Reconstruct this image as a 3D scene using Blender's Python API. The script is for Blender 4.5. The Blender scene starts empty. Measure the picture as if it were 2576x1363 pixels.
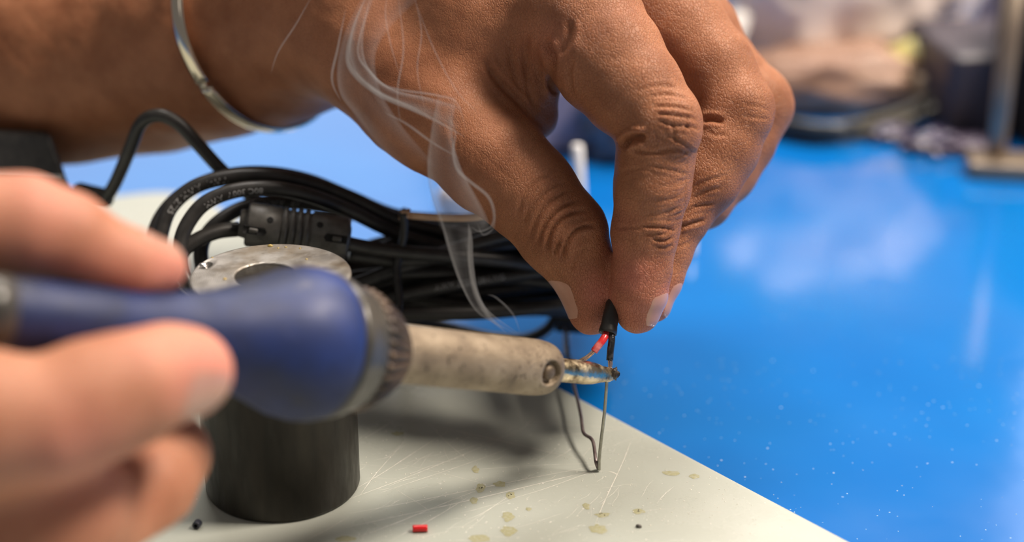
import bpy, bmesh, math, random
import numpy as np
from mathutils import Vector, noise as mnoise
from mathutils.bvhtree import BVHTree
random.seed(7); rng = np.random.default_rng(7)
sc = bpy.context.scene; C = sc.collection
MM = 0.001
# ------------------------------------------------------------------ camera (authoring unit: millimetres)
FPX = 4293.0; PITCH = math.radians(23.5); CAMH = 196.0
FW = np.array([0, math.cos(PITCH), -math.sin(PITCH)]); UP = np.array([0, math.sin(PITCH), math.cos(PITCH)]); RX = np.array([1., 0, 0])
CAM = np.array([0., -330.0, CAMH]); BZ = 6.0      # board top height
def P(px, py, d):
    return CAM + d*(FW + RX*(px-1288)/FPX - UP*(py-681.5)/FPX)
def G(px, py, z=0.0):                              # the point of the plane z seen at a pixel
    r = FW + RX*(px-1288)/FPX - UP*(py-681.5)/FPX
    return CAM + r*((z-CAMH)/r[2])
def proj(V):
    q = V-CAM; d = q@FW
    return 1288+FPX*(q@RX)/d, 681.5-FPX*(q@UP)/d, d
cam = bpy.data.cameras.new('camera'); co = bpy.data.objects.new('camera', cam); C.objects.link(co)
co.location = CAM*MM; co.rotation_euler = (math.pi/2-PITCH, 0, 0)
cam.lens = 60.0; cam.sensor_width = 36.0; cam.clip_start = 0.005; cam.clip_end = 20
cam.dof.use_dof = True; cam.dof.focus_distance = 0.3695; cam.dof.aperture_fstop = 5.7; cam.dof.aperture_blades = 9
sc.camera = co
sc.view_settings.view_transform = 'Standard'; sc.view_settings.look = 'None'; sc.view_settings.gamma = 1
sc.view_settings.use_curve_mapping = False; sc.view_settings.exposure = 0.0
w = bpy.data.worlds.new('room_light'); sc.world = w; w.use_nodes = True
w.node_tree.nodes['Background'].inputs[0].default_value = (1.0, 0.93, 0.88, 1)
w.node_tree.nodes['Background'].inputs[1].default_value = 0.15
def lamp(name, loc, target, sx, sy, power, col):
    l = bpy.data.lights.new(name, 'AREA'); l.shape = 'RECTANGLE'; l.size = sx; l.size_y = sy; l.energy = power; l.color = col
    o = bpy.data.objects.new(name, l); C.objects.link(o); o.location = loc
    o.rotation_euler = (Vector(target)-Vector(loc)).to_track_quat('-Z', 'Y').to_euler(); return o
lamp('ceiling_panel_light', (0.62, 0.04, 0.92), (0.03, 0.0, 0.03), 0.24, 0.22, 17.5, (1, 0.87, 0.74))
lamp('rear_rim_light', (-0.05, 0.55, 1.20), (0.02, 0.05, 0.03), 0.50, 0.30, 9.0, (1, 0.93, 0.86))  # added rim light, set too high to mirror in the mat
lamp('rear_window_light', (-0.95, 2.6, 0.95), (0, 0.1, 0.05), 1.7, 0.9, 4.6, (0.92, 0.94, 1.0))
lamp('side_window_light', (1.05, 2.2, 1.35), (0.1, 0.1, 0.05), 0.35, 0.55, 1.1, (0.95, 0.94, 1.0))
lamp('front_fill_light', (-0.65, -0.75, 0.9), (-0.05, -0.05, 0.05), 0.5, 0.4, 0.5, (1.0, 0.90, 0.80))  # added weak fill from the camera side, no actual fixture
lamp('background_fill_light', (0.35, 0.85, 0.95), (0.28, 0.42, 0.03), 0.40, 0.25, 7.5, (1, 0.92, 0.86))  # added fill to brighten the bag and rear clutter

# ------------------------------------------------------------------ helpers
ORG = {}
def tag(o, label=None, cat=None, group=None, kind=None):
    if label: o['label'] = label
    if cat: o['category'] = cat
    if group: o['group'] = group
    if kind: o['kind'] = kind
    return o
def thing(name, org, label, cat, group=None):
    o = bpy.data.objects.new(name, None); C.objects.link(o); o.empty_display_size = 0.005
    o.location = np.array(org)*MM; ORG[o.name] = np.array(org, float)
    return tag(o, label, cat, group)
def mk(name, V, F, mat, parent=None, smooth=True):
    V = np.asarray(V, float)
    if parent is None: org = np.array([V[:, 0].mean(), V[:, 1].mean(), V[:, 2].min()])
    else: org = ORG[parent.name]
    me = bpy.data.meshes.new(name); L = V - org
    me.from_pydata((L*MM).tolist(), [], F if isinstance(F, list) else F.tolist())
    me.polygons.foreach_set('use_smooth', [smooth]*len(me.polygons)); me.update()
    o = bpy.data.objects.new(name, me); C.objects.link(o)
    if mat: me.materials.append(mat)
    if parent: o.parent = parent
    else: o.location = org*MM
    ORG[o.name] = org
    return o
def outward(o):
    bm = bmesh.new(); bm.from_mesh(o.data); bmesh.ops.recalc_face_normals(bm, faces=bm.faces); bm.to_mesh(o.data); bm.free(); return o
def catmull(pts, n=8):
    p = np.array(pts, float); p = np.vstack([2*p[0]-p[1], p, 2*p[-1]-p[-2]]); out = []
    for i in range(1, len(p)-2):
        for k in range(n):
            t = k/n; a, b, c, d = p[i-1], p[i], p[i+1], p[i+2]
            out.append(0.5*((2*b)+(c-a)*t+(2*a-5*b+4*c-d)*t*t+(3*b-a-3*c+d)*t**3))
    out.append(p[-2]); return np.array(out)
def frames(p):
    t = np.gradient(p, axis=0); t /= np.linalg.norm(t, axis=1)[:, None]+1e-12
    n = np.cross(t[0], [0.13, 0.2, 1.0]); n /= np.linalg.norm(n); N = [n]
    for i in range(1, len(p)):
        n = N[-1]-t[i]*(N[-1]@t[i]); n /= np.linalg.norm(n); N.append(n)
    N = np.array(N); return t, N, np.cross(t, N)
def tube_geo(p, r, seg=12, bump=0):
    p = np.asarray(p, float); r = np.ones(len(p))*r if np.isscalar(r) else np.asarray(r, float)
    t, N, B = frames(p); a = np.linspace(0, 2*math.pi, seg, endpoint=False)
    V = (p[:, None]+r[:, None, None]*(N[:, None]*np.cos(a)[None, :, None]+B[:, None]*np.sin(a)[None, :, None])).reshape(-1, 3)
    F = [(i*seg+j, i*seg+(j+1) % seg, (i+1)*seg+(j+1) % seg, (i+1)*seg+j) for i in range(len(p)-1) for j in range(seg)]
    F += [tuple(range(seg))[::-1], tuple((len(p)-1)*seg+j for j in range(seg))]
    return V, F
def tube(name, p, r, mat, parent=None, seg=12):
    V, F = tube_geo(p, r, seg); return mk(name, V, F, mat, parent)
def joined(parts):
    VV, FF, n = [], [], 0
    for V, F in parts:
        VV.append(np.asarray(V, float)); FF += [tuple(i+n for i in f) for f in F]; n += len(V)
    return np.vstack(VV), FF
def basis(ax):
    ax = np.array(ax, float); ax /= np.linalg.norm(ax)
    u = np.cross(ax, [0, 0, 1.0]) if abs(ax[2]) < .95 else np.array([1., 0, 0])
    u /= np.linalg.norm(u); return ax, u, np.cross(ax, u)
def lathe_geo(org, ax, prof, seg=64, mod=None):        # prof: [(s, r)] along ax
    ax, u, v = basis(ax); V = []; F = []
    for i, (s, r) in enumerate(prof):
        for j in range(seg):
            a = 2*math.pi*j/seg; rr = r*(mod(i, a) if mod else 1)
            V.append(org+ax*s+rr*(u*math.cos(a)+v*math.sin(a)))
    for i in range(len(prof)-1):
        for j in range(seg):
            F.append((i*seg+j, i*seg+(j+1) % seg, (i+1)*seg+(j+1) % seg, (i+1)*seg+j))
    return np.array(V), F
def capped(VF, seg=64):
    V, F = VF; n = len(V)//seg
    return V, F+[tuple(range(seg))[::-1], tuple((n-1)*seg+j for j in range(seg))]
def box_geo(c, sx, sy, sz, rot=0.0, bev=0):
    ca, sa = math.cos(rot), math.sin(rot); V = []
    for x in (-1, 1):
        for y in (-1, 1):
            for z in (-1, 1):
                X, Y = x*sx/2, y*sy/2; V.append([c[0]+X*ca-Y*sa, c[1]+X*sa+Y*ca, c[2]+z*sz/2])
    return np.array(V), [(0, 1, 3, 2), (4, 6, 7, 5), (0, 4, 5, 1), (2, 3, 7, 6), (0, 2, 6, 4), (1, 5, 7, 3)]
def bevel(o, wmm, seg=3):
    m = o.modifiers.new('bevel', 'BEVEL'); m.width = wmm*MM; m.segments = seg; m.limit_method = 'ANGLE'; m.angle_limit = math.radians(35); return o
# ---- materials
def new_mat(name):
    m = bpy.data.materials.new(name); m.use_nodes = True; nt = m.node_tree
    return m, nt, nt.nodes['Principled BSDF']
def nd(nt, typ, **kw):
    n = nt.nodes.new(typ)
    for k, v in kw.items():
        if k in n.inputs: n.inputs[k].default_value = v
        else: setattr(n, k, v)
    return n
def coords(nt, scale=(1, 1, 1), rot=(0, 0, 0)):
    t = nd(nt, 'ShaderNodeTexCoord'); mp = nd(nt, 'ShaderNodeMapping'); mp.inputs['Scale'].default_value = scale; mp.inputs['Rotation'].default_value = rot
    nt.links.new(t.outputs['Object'], mp.inputs[0]); return mp.outputs[0]
def ramp(nt, fac, stops):
    r = nd(nt, 'ShaderNodeValToRGB'); e = r.color_ramp.elements
    while len(e) < len(stops): e.new(0.5)
    for x, (p, c) in zip(e, stops): x.position = p; x.color = (*c, 1) if len(c) == 3 else c
    nt.links.new(fac, r.inputs[0]); return r.outputs[0]
def noisy(nt, co_, scale, detail=4, rough=.55):
    n = nd(nt, 'ShaderNodeTexNoise', Scale=scale, Detail=detail, Roughness=rough); nt.links.new(co_, n.inputs['Vector']); return n.outputs['Fac']
def simple(name, c1, c2=None, rough=.5, metal=0, scale=300, bump=0, bscale=1500, stretch=(1, 1, 1), rrange=None, coat=0, stops=(.35, .65), spec=None):
    m, nt, b = new_mat(name); L = nt.links.new
    b.inputs['Metallic'].default_value = metal; b.inputs['Roughness'].default_value = rough
    if spec is not None: b.inputs['Specular IOR Level'].default_value = spec
    cc = coords(nt, stretch); f = noisy(nt, cc, scale)
    L(ramp(nt, f, [(stops[0], c1), (stops[1], c2 or tuple(x*.8 for x in c1))]), b.inputs['Base Color'])
    if rrange:
        mr = nd(nt, 'ShaderNodeMapRange'); mr.inputs['From Min'].default_value = .3; mr.inputs['From Max'].default_value = .7
        mr.inputs['To Min'].default_value = rrange[0]; mr.inputs['To Max'].default_value = rrange[1]
        L(noisy(nt, cc, scale*1.7), mr.inputs[0]); L(mr.outputs[0], b.inputs['Roughness'])
    if bump:
        bp = nd(nt, 'ShaderNodeBump'); bp.inputs['Distance'].default_value = bump*MM; bp.inputs['Strength'].default_value = 1
        L(noisy(nt, cc, bscale, 6), bp.inputs['Height']); L(bp.outputs[0], b.inputs['Normal'])
    if coat: b.inputs['Coat Weight'].default_value = coat
    return m
def skin_mat(name, base, lite, pinkc):
    m, nt, b = new_mat(name); L = nt.links.new; cc = coords(nt)
    c = ramp(nt, noisy(nt, cc, 90, 5), [(.3, base), (.7, lite)])
    at = nd(nt, 'ShaderNodeAttribute'); at.attribute_name = 'pink'
    mx = nd(nt, 'ShaderNodeMix', data_type='RGBA'); L(at.outputs['Fac'], mx.inputs[0]); L(c, mx.inputs[6]); mx.inputs[7].default_value = (*pinkc, 1)
    # fine lines: darker pigment between the skin cells
    v = nd(nt, 'ShaderNodeTexVoronoi', feature='DISTANCE_TO_EDGE', Scale=1450.0); 
    wn = nd(nt, 'ShaderNodeTexNoise', Scale=500.0, Detail=3.0); L(cc, wn.inputs['Vector'])
    ad = nd(nt, 'ShaderNodeMix', data_type='VECTOR'); ad.inputs[0].default_value = .0012; L(cc, ad.inputs[4]); L(wn.outputs['Color'], ad.inputs[5])
    st = nd(nt, 'ShaderNodeMapping'); st.inputs['Scale'].default_value = (1.25, .8, .75); st.inputs['Rotation'].default_value = (.2, .5, .3); L(ad.outputs[1], st.inputs[0]); L(st.outputs[0], v.inputs['Vector'])
    ed = ramp(nt, v.outputs['Distance'], [(0, (0, 0, 0)), (.16, (1, 1, 1))])
    sp = ramp(nt, noisy(nt, cc, 2600, 3), [(.35, (.86, .82, .80)), (.6, (1, 1, 1))])
    mu = nd(nt, 'ShaderNodeMix', data_type='RGBA', blend_type='MULTIPLY'); mu.inputs[0].default_value = 1; L(mx.outputs[2], mu.inputs[6]); L(sp, mu.inputs[7])
    L(mu.outputs[2], b.inputs['Base Color'])
    gt = nd(nt, 'ShaderNodeAttribute'); gt.attribute_name = 'grain'
    b1 = nd(nt, 'ShaderNodeBump'); b1.inputs['Distance'].default_value = .00013; L(gt.outputs['Fac'], b1.inputs['Strength']); L(ed, b1.inputs['Height'])
    b2 = nd(nt, 'ShaderNodeBump'); b2.inputs['Distance'].default_value = .00015; b2.inputs['Strength'].default_value = .4; L(noisy(nt, cc, 900, 5), b2.inputs['Height']); L(b2.outputs[0], b1.inputs['Normal'])
    L(b1.outputs[0], b.inputs['Normal'])
    b.inputs['Roughness'].default_value = .56; b.inputs['Subsurface Weight'].default_value = .22; b.inputs['Subsurface Scale'].default_value = .0025
    b.inputs['Subsurface Radius'].default_value = (1, .32, .18); b.inputs['Specular IOR Level'].default_value = .36
    return m
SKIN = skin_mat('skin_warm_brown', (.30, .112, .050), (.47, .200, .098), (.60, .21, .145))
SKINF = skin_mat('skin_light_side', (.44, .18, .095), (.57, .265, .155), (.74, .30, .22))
NAIL = simple('fingernail', (.50, .25, .175), (.58, .31, .225), rough=.32, scale=200, coat=.3)
RUBBER = simple('black_cable_jacket', (.018, .017, .016), (.030, .028, .026), rough=.42, scale=400, bump=.02, bscale=900)
BLACK = simple('black_plastic', (.014, .014, .015), (.028, .027, .026), rough=.5, scale=500, bump=.03, bscale=2500)
FERR = simple('ferrite_housing_plastic', (.055, .052, .047), (.085, .080, .072), rough=.42, scale=600, bump=.05, bscale=2500)
PRINT = simple('white_cable_print', (.42, .42, .42), (.25, .25, .25), rough=.7, scale=2500)
STEEL = simple('bright_steel', (.75, .73, .70), (.6, .58, .55), rough=.25, metal=1, scale=300)
BRASS = simple('bracelet_metal', (.82, .72, .55), (.72, .66, .58), rough=.16, metal=1, scale=90)

# ------------------------------------------------------------------ mat and board
def mat_blue():
    m, nt, b = new_mat('glossy_blue_mat'); L = nt.links.new; cc = coords(nt)
    c = ramp(nt, noisy(nt, cc, 9, 3), [(.35, (.002, .140, .50)), (.65, (.003, .180, .58))])
    v = nd(nt, 'ShaderNodeTexVoronoi', Scale=190.0); L(cc, v.inputs['Vector'])
    sp = ramp(nt, v.outputs['Distance'], [(.035, (1, 1, 1)), (.075, (0, 0, 0))])
    ms = ramp(nt, noisy(nt, cc, 30, 2), [(.5, (0, 0, 0)), (.62, (.35, .35, .35))])
    mm = nd(nt, 'ShaderNodeMath', operation='MULTIPLY'); L(sp, mm.inputs[0]); L(ms, mm.inputs[1])
    mx = nd(nt, 'ShaderNodeMix', data_type='RGBA'); L(mm.outputs[0], mx.inputs[0]); L(c, mx.inputs[6]); mx.inputs[7].default_value = (.45, .62, .85, 1)
    L(mx.outputs[2], b.inputs['Base Color'])
    L(ramp(nt, noisy(nt, cc, 14, 5), [(.35, (.07, .07, .07)), (.7, (.17, .17, .17))]), b.inputs['Roughness'])
    b.inputs['Specular IOR Level'].default_value = 1.0; b.inputs['Coat Weight'].default_value = .3; b.inputs['Coat Roughness'].default_value = .1
    bp = nd(nt, 'ShaderNodeBump'); bp.inputs['Distance'].default_value = .0006; bp.inputs['Strength'].default_value = .35
    L(noisy(nt, cc, 22, 3), bp.inputs['Height']); L(bp.outputs[0], b.inputs['Normal'])
    return m
V, F = box_geo((0, 170, -2), 1900, 1300, 4); mato = mk('bench_mat', V, F, mat_blue(), smooth=False); bevel(mato, 1)
tag(mato, 'glossy blue mat covering the workbench under everything', 'mat')
def mat_board():
    m, nt, b = new_mat('pale_green_board_plastic'); L = nt.links.new; cc = coords(nt)
    c = ramp(nt, noisy(nt, cc, 16, 4), [(.3, (.42, .45, .40)), (.7, (.49, .51, .455))])
    v = nd(nt, 'ShaderNodeTexNoise', Scale=900.0, Detail=2.0); L(cc, v.inputs['Vector'])
    sp = ramp(nt, v.outputs['Fac'], [(.68, (0, 0, 0)), (.74, (.6, .6, .6))])
    ms = ramp(nt, noisy(nt, cc, 60, 2), [(.48, (0, 0, 0)), (.62, (.8, .8, .8))])
    mm = nd(nt, 'ShaderNodeMath', operation='MULTIPLY'); L(sp, mm.inputs[0]); L(ms, mm.inputs[1])
    mx = nd(nt, 'ShaderNodeMix', data_type='RGBA'); L(mm.outputs[0], mx.inputs[0]); L(c, mx.inputs[6]); mx.inputs[7].default_value = (.85, .84, .78, 1)
    L(mx.outputs[2], b.inputs['Base Color']); b.inputs['Roughness'].default_value = .36
    L(ramp(nt, noisy(nt, cc, 50, 5), [(.35, (.24, .24, .24)), (.7, (.42, .42, .42))]), b.inputs['Roughness'])
    b.inputs['Subsurface Weight'].default_value = .3; b.inputs['Subsurface Scale'].default_value = .004; b.inputs['Subsurface Radius'].default_value = (1, 1, .9)
    bp = nd(nt, 'ShaderNodeBump'); bp.inputs['Distance'].default_value = .0001; bp.inputs['Strength'].default_value = .3
    L(noisy(nt, cc, 1400, 5), bp.inputs['Height']); L(bp.outputs[0], b.inputs['Normal'])
    return m
cr = G(462, 471, BZ); e1 = G(2150, 1363, BZ)-cr; e1 /= np.linalg.norm(e1); e2 = G(290, 490, BZ)-cr; e2 /= np.linalg.norm(e2)
pts = []
for t in np.linspace(0, 1, 9):   # rounded far corner
    a, b_ = cr+e2*14, cr+e1*14; pts.append((1-t)**2*a+2*t*(1-t)*cr+t*t*b_)
poly = pts+[cr+e1*420, cr+e1*420+e2*380, cr+e2*380]
poly = np.array(poly); n = len(poly)
V = np.vstack([poly, poly-[0, 0, BZ]]); F = [tuple(range(n))[::-1], tuple(range(n, 2*n))]+[(i, (i+1) % n, n+(i+1) % n, n+i) for i in range(n)]
board = outward(mk('cutting_board', V, F, mat_board(), smooth=False)); bevel(board, 1.4, 4)
tag(board, 'pale grey-green scratched plastic work board lying on the blue mat', 'board')
# scratches: thin raised burrs
def strip(a, b, wd, z=.03, wob=.25):
    n = max(6, int(np.linalg.norm(b-a)/2)); t = np.linspace(0, 1, n); d = (b-a)/np.linalg.norm(b-a); s = np.array([-d[1], d[0], 0])
    ph = rng.random()*6; c = a+(b-a)*t[:, None]+s*(wob*np.sin(t*5+ph)*1.0)[:, None]
    ww = wd*(np.sin(np.pi*np.clip(t, .02, .98))**.5)*(0.6+.5*rng.random(n))
    V = np.vstack([c+s*ww[:, None]/2, c-s*ww[:, None]/2, c+[0, 0, z+.03]]); V[:2*n, 2] = BZ+.004; V[2*n:, 2] = BZ+z
    F = [(i, i+1, 2*n+i+1, 2*n+i) for i in range(n-1)]+[(2*n+i, 2*n+i+1, n+i+1, n+i) for i in range(n-1)]
    return V, F
SC = simple('scratch_burr', (.72, .70, .64), (.55, .55, .48), rough=.5, scale=900)
scr = [((900, 1225), (1130, 1085), .35), ((905, 1245), (1010, 1115), .3), ((880, 1290), (1500, 1172), .28), ((860, 1330), (1490, 1185), .4), ((900, 1350), (1200, 1235), .35), ((840, 1270), (1250, 1110), .25),
       ((960, 1240), (1300, 1120), .2), ((1000, 1050), (1480, 1160), .25), ((1070, 1060), (1180, 1160), .2), ((1585, 1110), (1495, 1330), .38), ((1300, 1250), (1500, 1185), .22), ((980, 1363), (1180, 1250), .3), ((1150, 1330), (1290, 1245), .18),
       ((1000, 1230), (1085, 1290), .18), ((1340, 1060), (1600, 1080), .2), ((1060, 1020), (900, 1110), .25), ((1390, 1100), (1580, 1075), .22), ((760, 1363), (880, 1300), .25), ((1100, 1150), (1300, 1090), .18), ((1450, 1300), (1510, 1240), .15),
       ((1180, 1180), (1480, 1165), .12), ((1250, 1340), (1420, 1290), .12), ((1530, 1185), (1560, 1196), .5), ((1000, 1165), (1240, 1220), .14), ((1600, 1290), (1700, 1275), .1), ((930, 1040), (1050, 1010), .2)]
parts = [strip(G(*a, BZ), G(*b, BZ), wd*.8) for a, b, wd in scr]
for i in range(110):
    a = G(rng.uniform(880, 1750), rng.uniform(1040, 1363), BZ)
    if (a-cr)@np.array([-e1[1], e1[0], 0]) > -3: continue
    th = rng.normal(.75, .5); ln = rng.uniform(1.5, 9)
    b = a+np.array([math.cos(th), math.sin(th), 0])*ln
    if (b-cr)@np.array([-e1[1], e1[0], 0]) > -2: continue
    parts.append(strip(a, b, rng.uniform(.06, .14)))
V, F = joined(parts); o = mk('scratch_marks', V, F, SC, board); o['kind'] = 'stuff'
# plastic dust specks and flux stains
def blob(c, rx, ry, h, seg=14, irr=.25, seed=0):
    r_ = np.random.default_rng(seed); V = []; F = []; k = 4; am = 1+irr*r_.uniform(-1, 1, seg); am = (am+np.roll(am, 1))/2
    for i in range(k):
        rr = 1-i/k*.9; z = h*math.sqrt(max(0, 1-rr*rr*.98))
        for j in range(seg):
            a = 2*math.pi*j/seg; V.append([c[0]+rx*rr*am[j]*math.cos(a), c[1]+ry*rr*am[j]*math.sin(a), c[2]+z])
    for i in range(k-1):
        for j in range(seg): F.append((i*seg+j, i*seg+(j+1) % seg, (i+1)*seg+(j+1) % seg, (i+1)*seg+j))
    F.append(tuple((k-1)*seg+j for j in range(seg))); return np.array(V), F
DUST = simple('plastic_dust', (.80, .78, .72), (.65, .64, .55), rough=.5, scale=900)
parts = []
for i in range(420):
    x, y = (rng.uniform(900, 2000), rng.uniform(1080, 1363)); a = G(x, y, BZ)
    if (a-cr)@np.array([-e1[1], e1[0], 0]) > -1.5 or (rng.random() < .4 and y < 1180): continue
    parts.append(blob(a+[0, 0, .005], rng.uniform(.05, .22), rng.uniform(.05, .2), rng.uniform(.05, .12), 7, .5, i))
V, F = joined(parts); o = mk('plastic_dust', V, F, DUST, board); o['kind'] = 'stuff'
parts = []
for i in range(260):
    a = G(rng.uniform(1540, 2576), rng.uniform(900, 1363)**1.0, 0)
    if (a-cr)@np.array([-e1[1], e1[0], 0]) < 2: continue
    parts.append(blob(a+[0, 0, .01], rng.uniform(.06, .24), rng.uniform(.05, .2), rng.uniform(.03, .08), 7, .5, 900+i))
if parts: V, F = joined(parts); o = mk('mat_dust', V, F, simple('pale_dust', (.50, .62, .72), (.30, .50, .70), rough=.6), mato); o['kind'] = 'stuff'
FLUX = simple('amber_flux_residue', (.38, .37, .21), (.44, .43, .31), rough=.25, scale=1500, coat=.3)
CHAR = simple('charred_flux_grain', (.02, .015, .01), rough=.6)
for i, (x, y, a, b) in enumerate([(1197, 1181, 9, 9), (1209, 1228, 12, 12), (1257, 1217, 17, 7), (1284, 1245, 13, 9), (1192, 1258, 9, 8), (1515, 1294, 18, 6), (1606, 1286, 17, 6), (1686, 1190, 20, 6), (1745, 1198, 14, 6), (1277, 1300, 16, 10), (1280, 1335, 18, 12), (1505, 1330, 22, 12), (1475, 1273, 9, 9), (1000, 1090, 14, 6), (1205, 1355, 26, 9), (870, 1355, 22, 8), (1330, 950+330, 8, 4)]):
    g = G(x, y, BZ); k = (g-CAM)@FW/FPX
    V, F = blob(g+[0, 0, .01], a*k, b*k*1.9, .08, 20, .35, i); o = mk('flux_stain', V, F, FLUX, board)
    if i in (1, 3, 5, 6):
        for q in range(3):
            V, F = blob(g+[rng.uniform(-.5, .5), rng.uniform(-.5, .5), .06], .14, .14, .15, 7, .3, q); mk('char_grain', V, F, CHAR, o)

# ------------------------------------------------------------------ steel cylinder with bore
ctr = np.array([P(682, 690, 351.5)[0], 0, 0]); cy = (G(670, 1318, BZ)[1]+16.6); ctr[1] = cy; CR = 16.6
ztop = 0
for z in np.arange(30, 70, .1):    # top height so that the far rim lands at y = 612
    if proj(np.array([ctr[0], cy+CR, z]))[1] < 612: ztop = z; break
TH = ztop-BZ; c0 = np.array([ctr[0], cy, BZ])
SIDE = simple('blackened_steel_side', (.018, .016, .012), (.032, .027, .020), rough=.42, metal=.4, scale=130, bump=.04, bscale=500, stretch=(2, 2, .5), rrange=(.32, .6))
def mat_top():
    m, nt, b = new_mat('machined_steel_face'); L = nt.links.new; cc = coords(nt)
    L(ramp(nt, noisy(nt, cc, 120, 6), [(.36, (.26, .22, .17)), (.52, (.36, .34, .31)), (.7, (.44, .42, .40))]), b.inputs['Base Color'])
    b.inputs['Metallic'].default_value = .75
    L(ramp(nt, noisy(nt, cc, 260, 5), [(.35, (.34, .34, .34)), (.7, (.55, .55, .55))]), b.inputs['Roughness'])
    w_ = nd(nt, 'ShaderNodeTexWave', wave_type='RINGS', rings_direction='Z', Scale=900.0, Distortion=1.0); L(cc, w_.inputs['Vector'])
    bp = nd(nt, 'ShaderNodeBump'); bp.inputs['Distance'].default_value = .00006; bp.inputs['Strength'].default_value = .5; L(w_.outputs['Fac'], bp.inputs['Height'])
    b2 = nd(nt, 'ShaderNodeBump'); b2.inputs['Distance'].default_value = .00015; b2.inputs['Strength'].default_value = .4; L(noisy(nt, cc, 900, 5), b2.inputs['Height']); L(bp.outputs[0], b2.inputs['Normal'])
    L(b2.outputs[0], b.inputs['Normal']); return m
TOPM = mat_top()
cyl = thing('steel_cylinder', c0, 'dark steel cylinder with a bored bright top face standing on the pale board', 'metal cylinder')
hb = np.array([P(667, 684, 351)[0], cy-.2, 0]); hr = 78*351/FPX
V, F = lathe_geo(c0, (0, 0, 1), [(0.0, CR-.8), (.25, CR-.2), (.8, CR), (TH-.7, CR), (TH-.35, CR-.05)], 96)
o = mk('side_wall', *capped((V, F), 96), SIDE, cyl)
# face: annulus between outer rim and the bore, dimple near the left rim
seg = 96; prof = [(TH-.35, CR-.05), (TH-.1, CR-.2), (TH, CR-.5)]; V, F = lathe_geo(c0, (0, 0, 1), prof, seg); V = V.tolist(); n0 = len(V)-seg
hc = np.array([hb[0], hb[1], c0[2]+TH]); rings = [(u, 0) for u in (.2, .4, .6, .8, 1.0)]
dim = G(510, 664, ztop); dr = 2.3
ang = np.linspace(0, 2*math.pi, seg, endpoint=False); ax_, u_, v_ = basis((0, 0, 1))
outer = np.array([c0+ax_*TH+(CR-.5)*(u_*math.cos(a)+v_*math.sin(a)) for a in ang]); inner = np.array([hc+hr*(u_*math.cos(a)+v_*math.sin(a)) for a in ang])
K = 26
for k in range(1, K+1):
    R = outer*(1-k/K)+inner*(k/K); dd = np.hypot(R[:, 0]-dim[0], R[:, 1]-dim[1]); R[:, 2] -= np.where(dd < dr, 1.1*np.sqrt(np.clip(1-(dd/dr)**2, 0, 1)), 0); V += R.tolist()
for dz, dr_ in ((.25, -.2), (.3, -.2), (TH*.75, -.2)):
    V += (inner*1.0+(inner-hc)*(dr_/hr)+[0, 0, -dz]).tolist()
V = np.array(V); rows = len(V)//seg
F = [(i*seg+j, i*seg+(j+1) % seg, (i+1)*seg+(j+1) % seg, (i+1)*seg+j) for i in range(rows-1) for j in range(seg)]
F.append(tuple((rows-1)*seg+j for j in range(seg)))
face = mk('top_face', V, F, TOPM, cyl)
V, F = capped(lathe_geo(dim-[0, 0, .9], (0, 0, 1), [(1.25*math.sin(t)*-1+1.0 if False else -1.2*math.cos(t), max(1.25*math.sin(t), .02)) for t in np.linspace(0, math.pi, 12)], 24), 24)
tag(mk('set_ball', V, F, STEEL, cyl), 'bright ball set in the rim hole')
GOLD = simple('amber_rosin_grain', (.50, .36, .10), (.35, .26, .08), rough=.2, coat=.5, scale=900)
for i, (x, y, r) in enumerate([(680, 619, .55), (719, 622, .3), (700, 624, .25), (755, 625, .28), (628, 668, .22), (566, 702, .4), (771, 652, .3), (534, 648, .25)]):
    V, F = blob(G(x, y, ztop)+[0, 0, -.02], r, r*.9, r*.8, 10, .3, i+40)
    o = mk('rosin_grain', V, F, GOLD, cyl)

# ------------------------------------------------------------------ soldering iron
A = P(1545, 944, 367); B = P(-120, 776, 266); AX = (B-A)/np.linalg.norm(B-A)
ss = np.linspace(-5, 200, 4000); sp_ = proj(A+ss[:, None]*AX)
def S(px): return float(np.interp(-px, -sp_[0], ss))
def D(px): return float(np.interp(-px, -sp_[0], sp_[2]))
def prof(lst): return [(S(x), r*D(x)/FPX) for x, r in lst]
iron = thing('soldering_iron', A, 'soldering iron with blue rubber grip and dusty metal barrel held at left', 'soldering iron')
BLUE, nt_, b_g = new_mat('dirty_blue_rubber'); cc_ = coords(nt_)
c_ = ramp(nt_, noisy(nt_, cc_, 38, 5), [(.36, (.030, .032, .040)), (.47, (.010, .020, .075)), (.66, (.010, .032, .165))])
g_r = ramp(nt_, noisy(nt_, cc_, 120, 4), [(.62, (0, 0, 0)), (.72, (.5, .5, .5))]); mx_ = nd(nt_, 'ShaderNodeMix', data_type='RGBA')
nt_.links.new(g_r, mx_.inputs[0]); nt_.links.new(c_, mx_.inputs[6]); mx_.inputs[7].default_value = (.16, .16, .20, 1); nt_.links.new(mx_.outputs[2], b_g.inputs['Base Color'])
nt_.links.new(ramp(nt_, noisy(nt_, cc_, 60, 5), [(.35, (.48, .48, .48)), (.7, (.70, .70, .70))]), b_g.inputs['Roughness'])
DARKG = simple('greasy_dark_collar', (.05, .048, .042), (.10, .09, .075), rough=.3, scale=120, bump=.05, bscale=400)
NUT = simple('worn_knurled_nut', (.035, .026, .02), (.13, .085, .055), rough=.45, metal=.3, scale=200, bump=.05, bscale=700)
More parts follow.
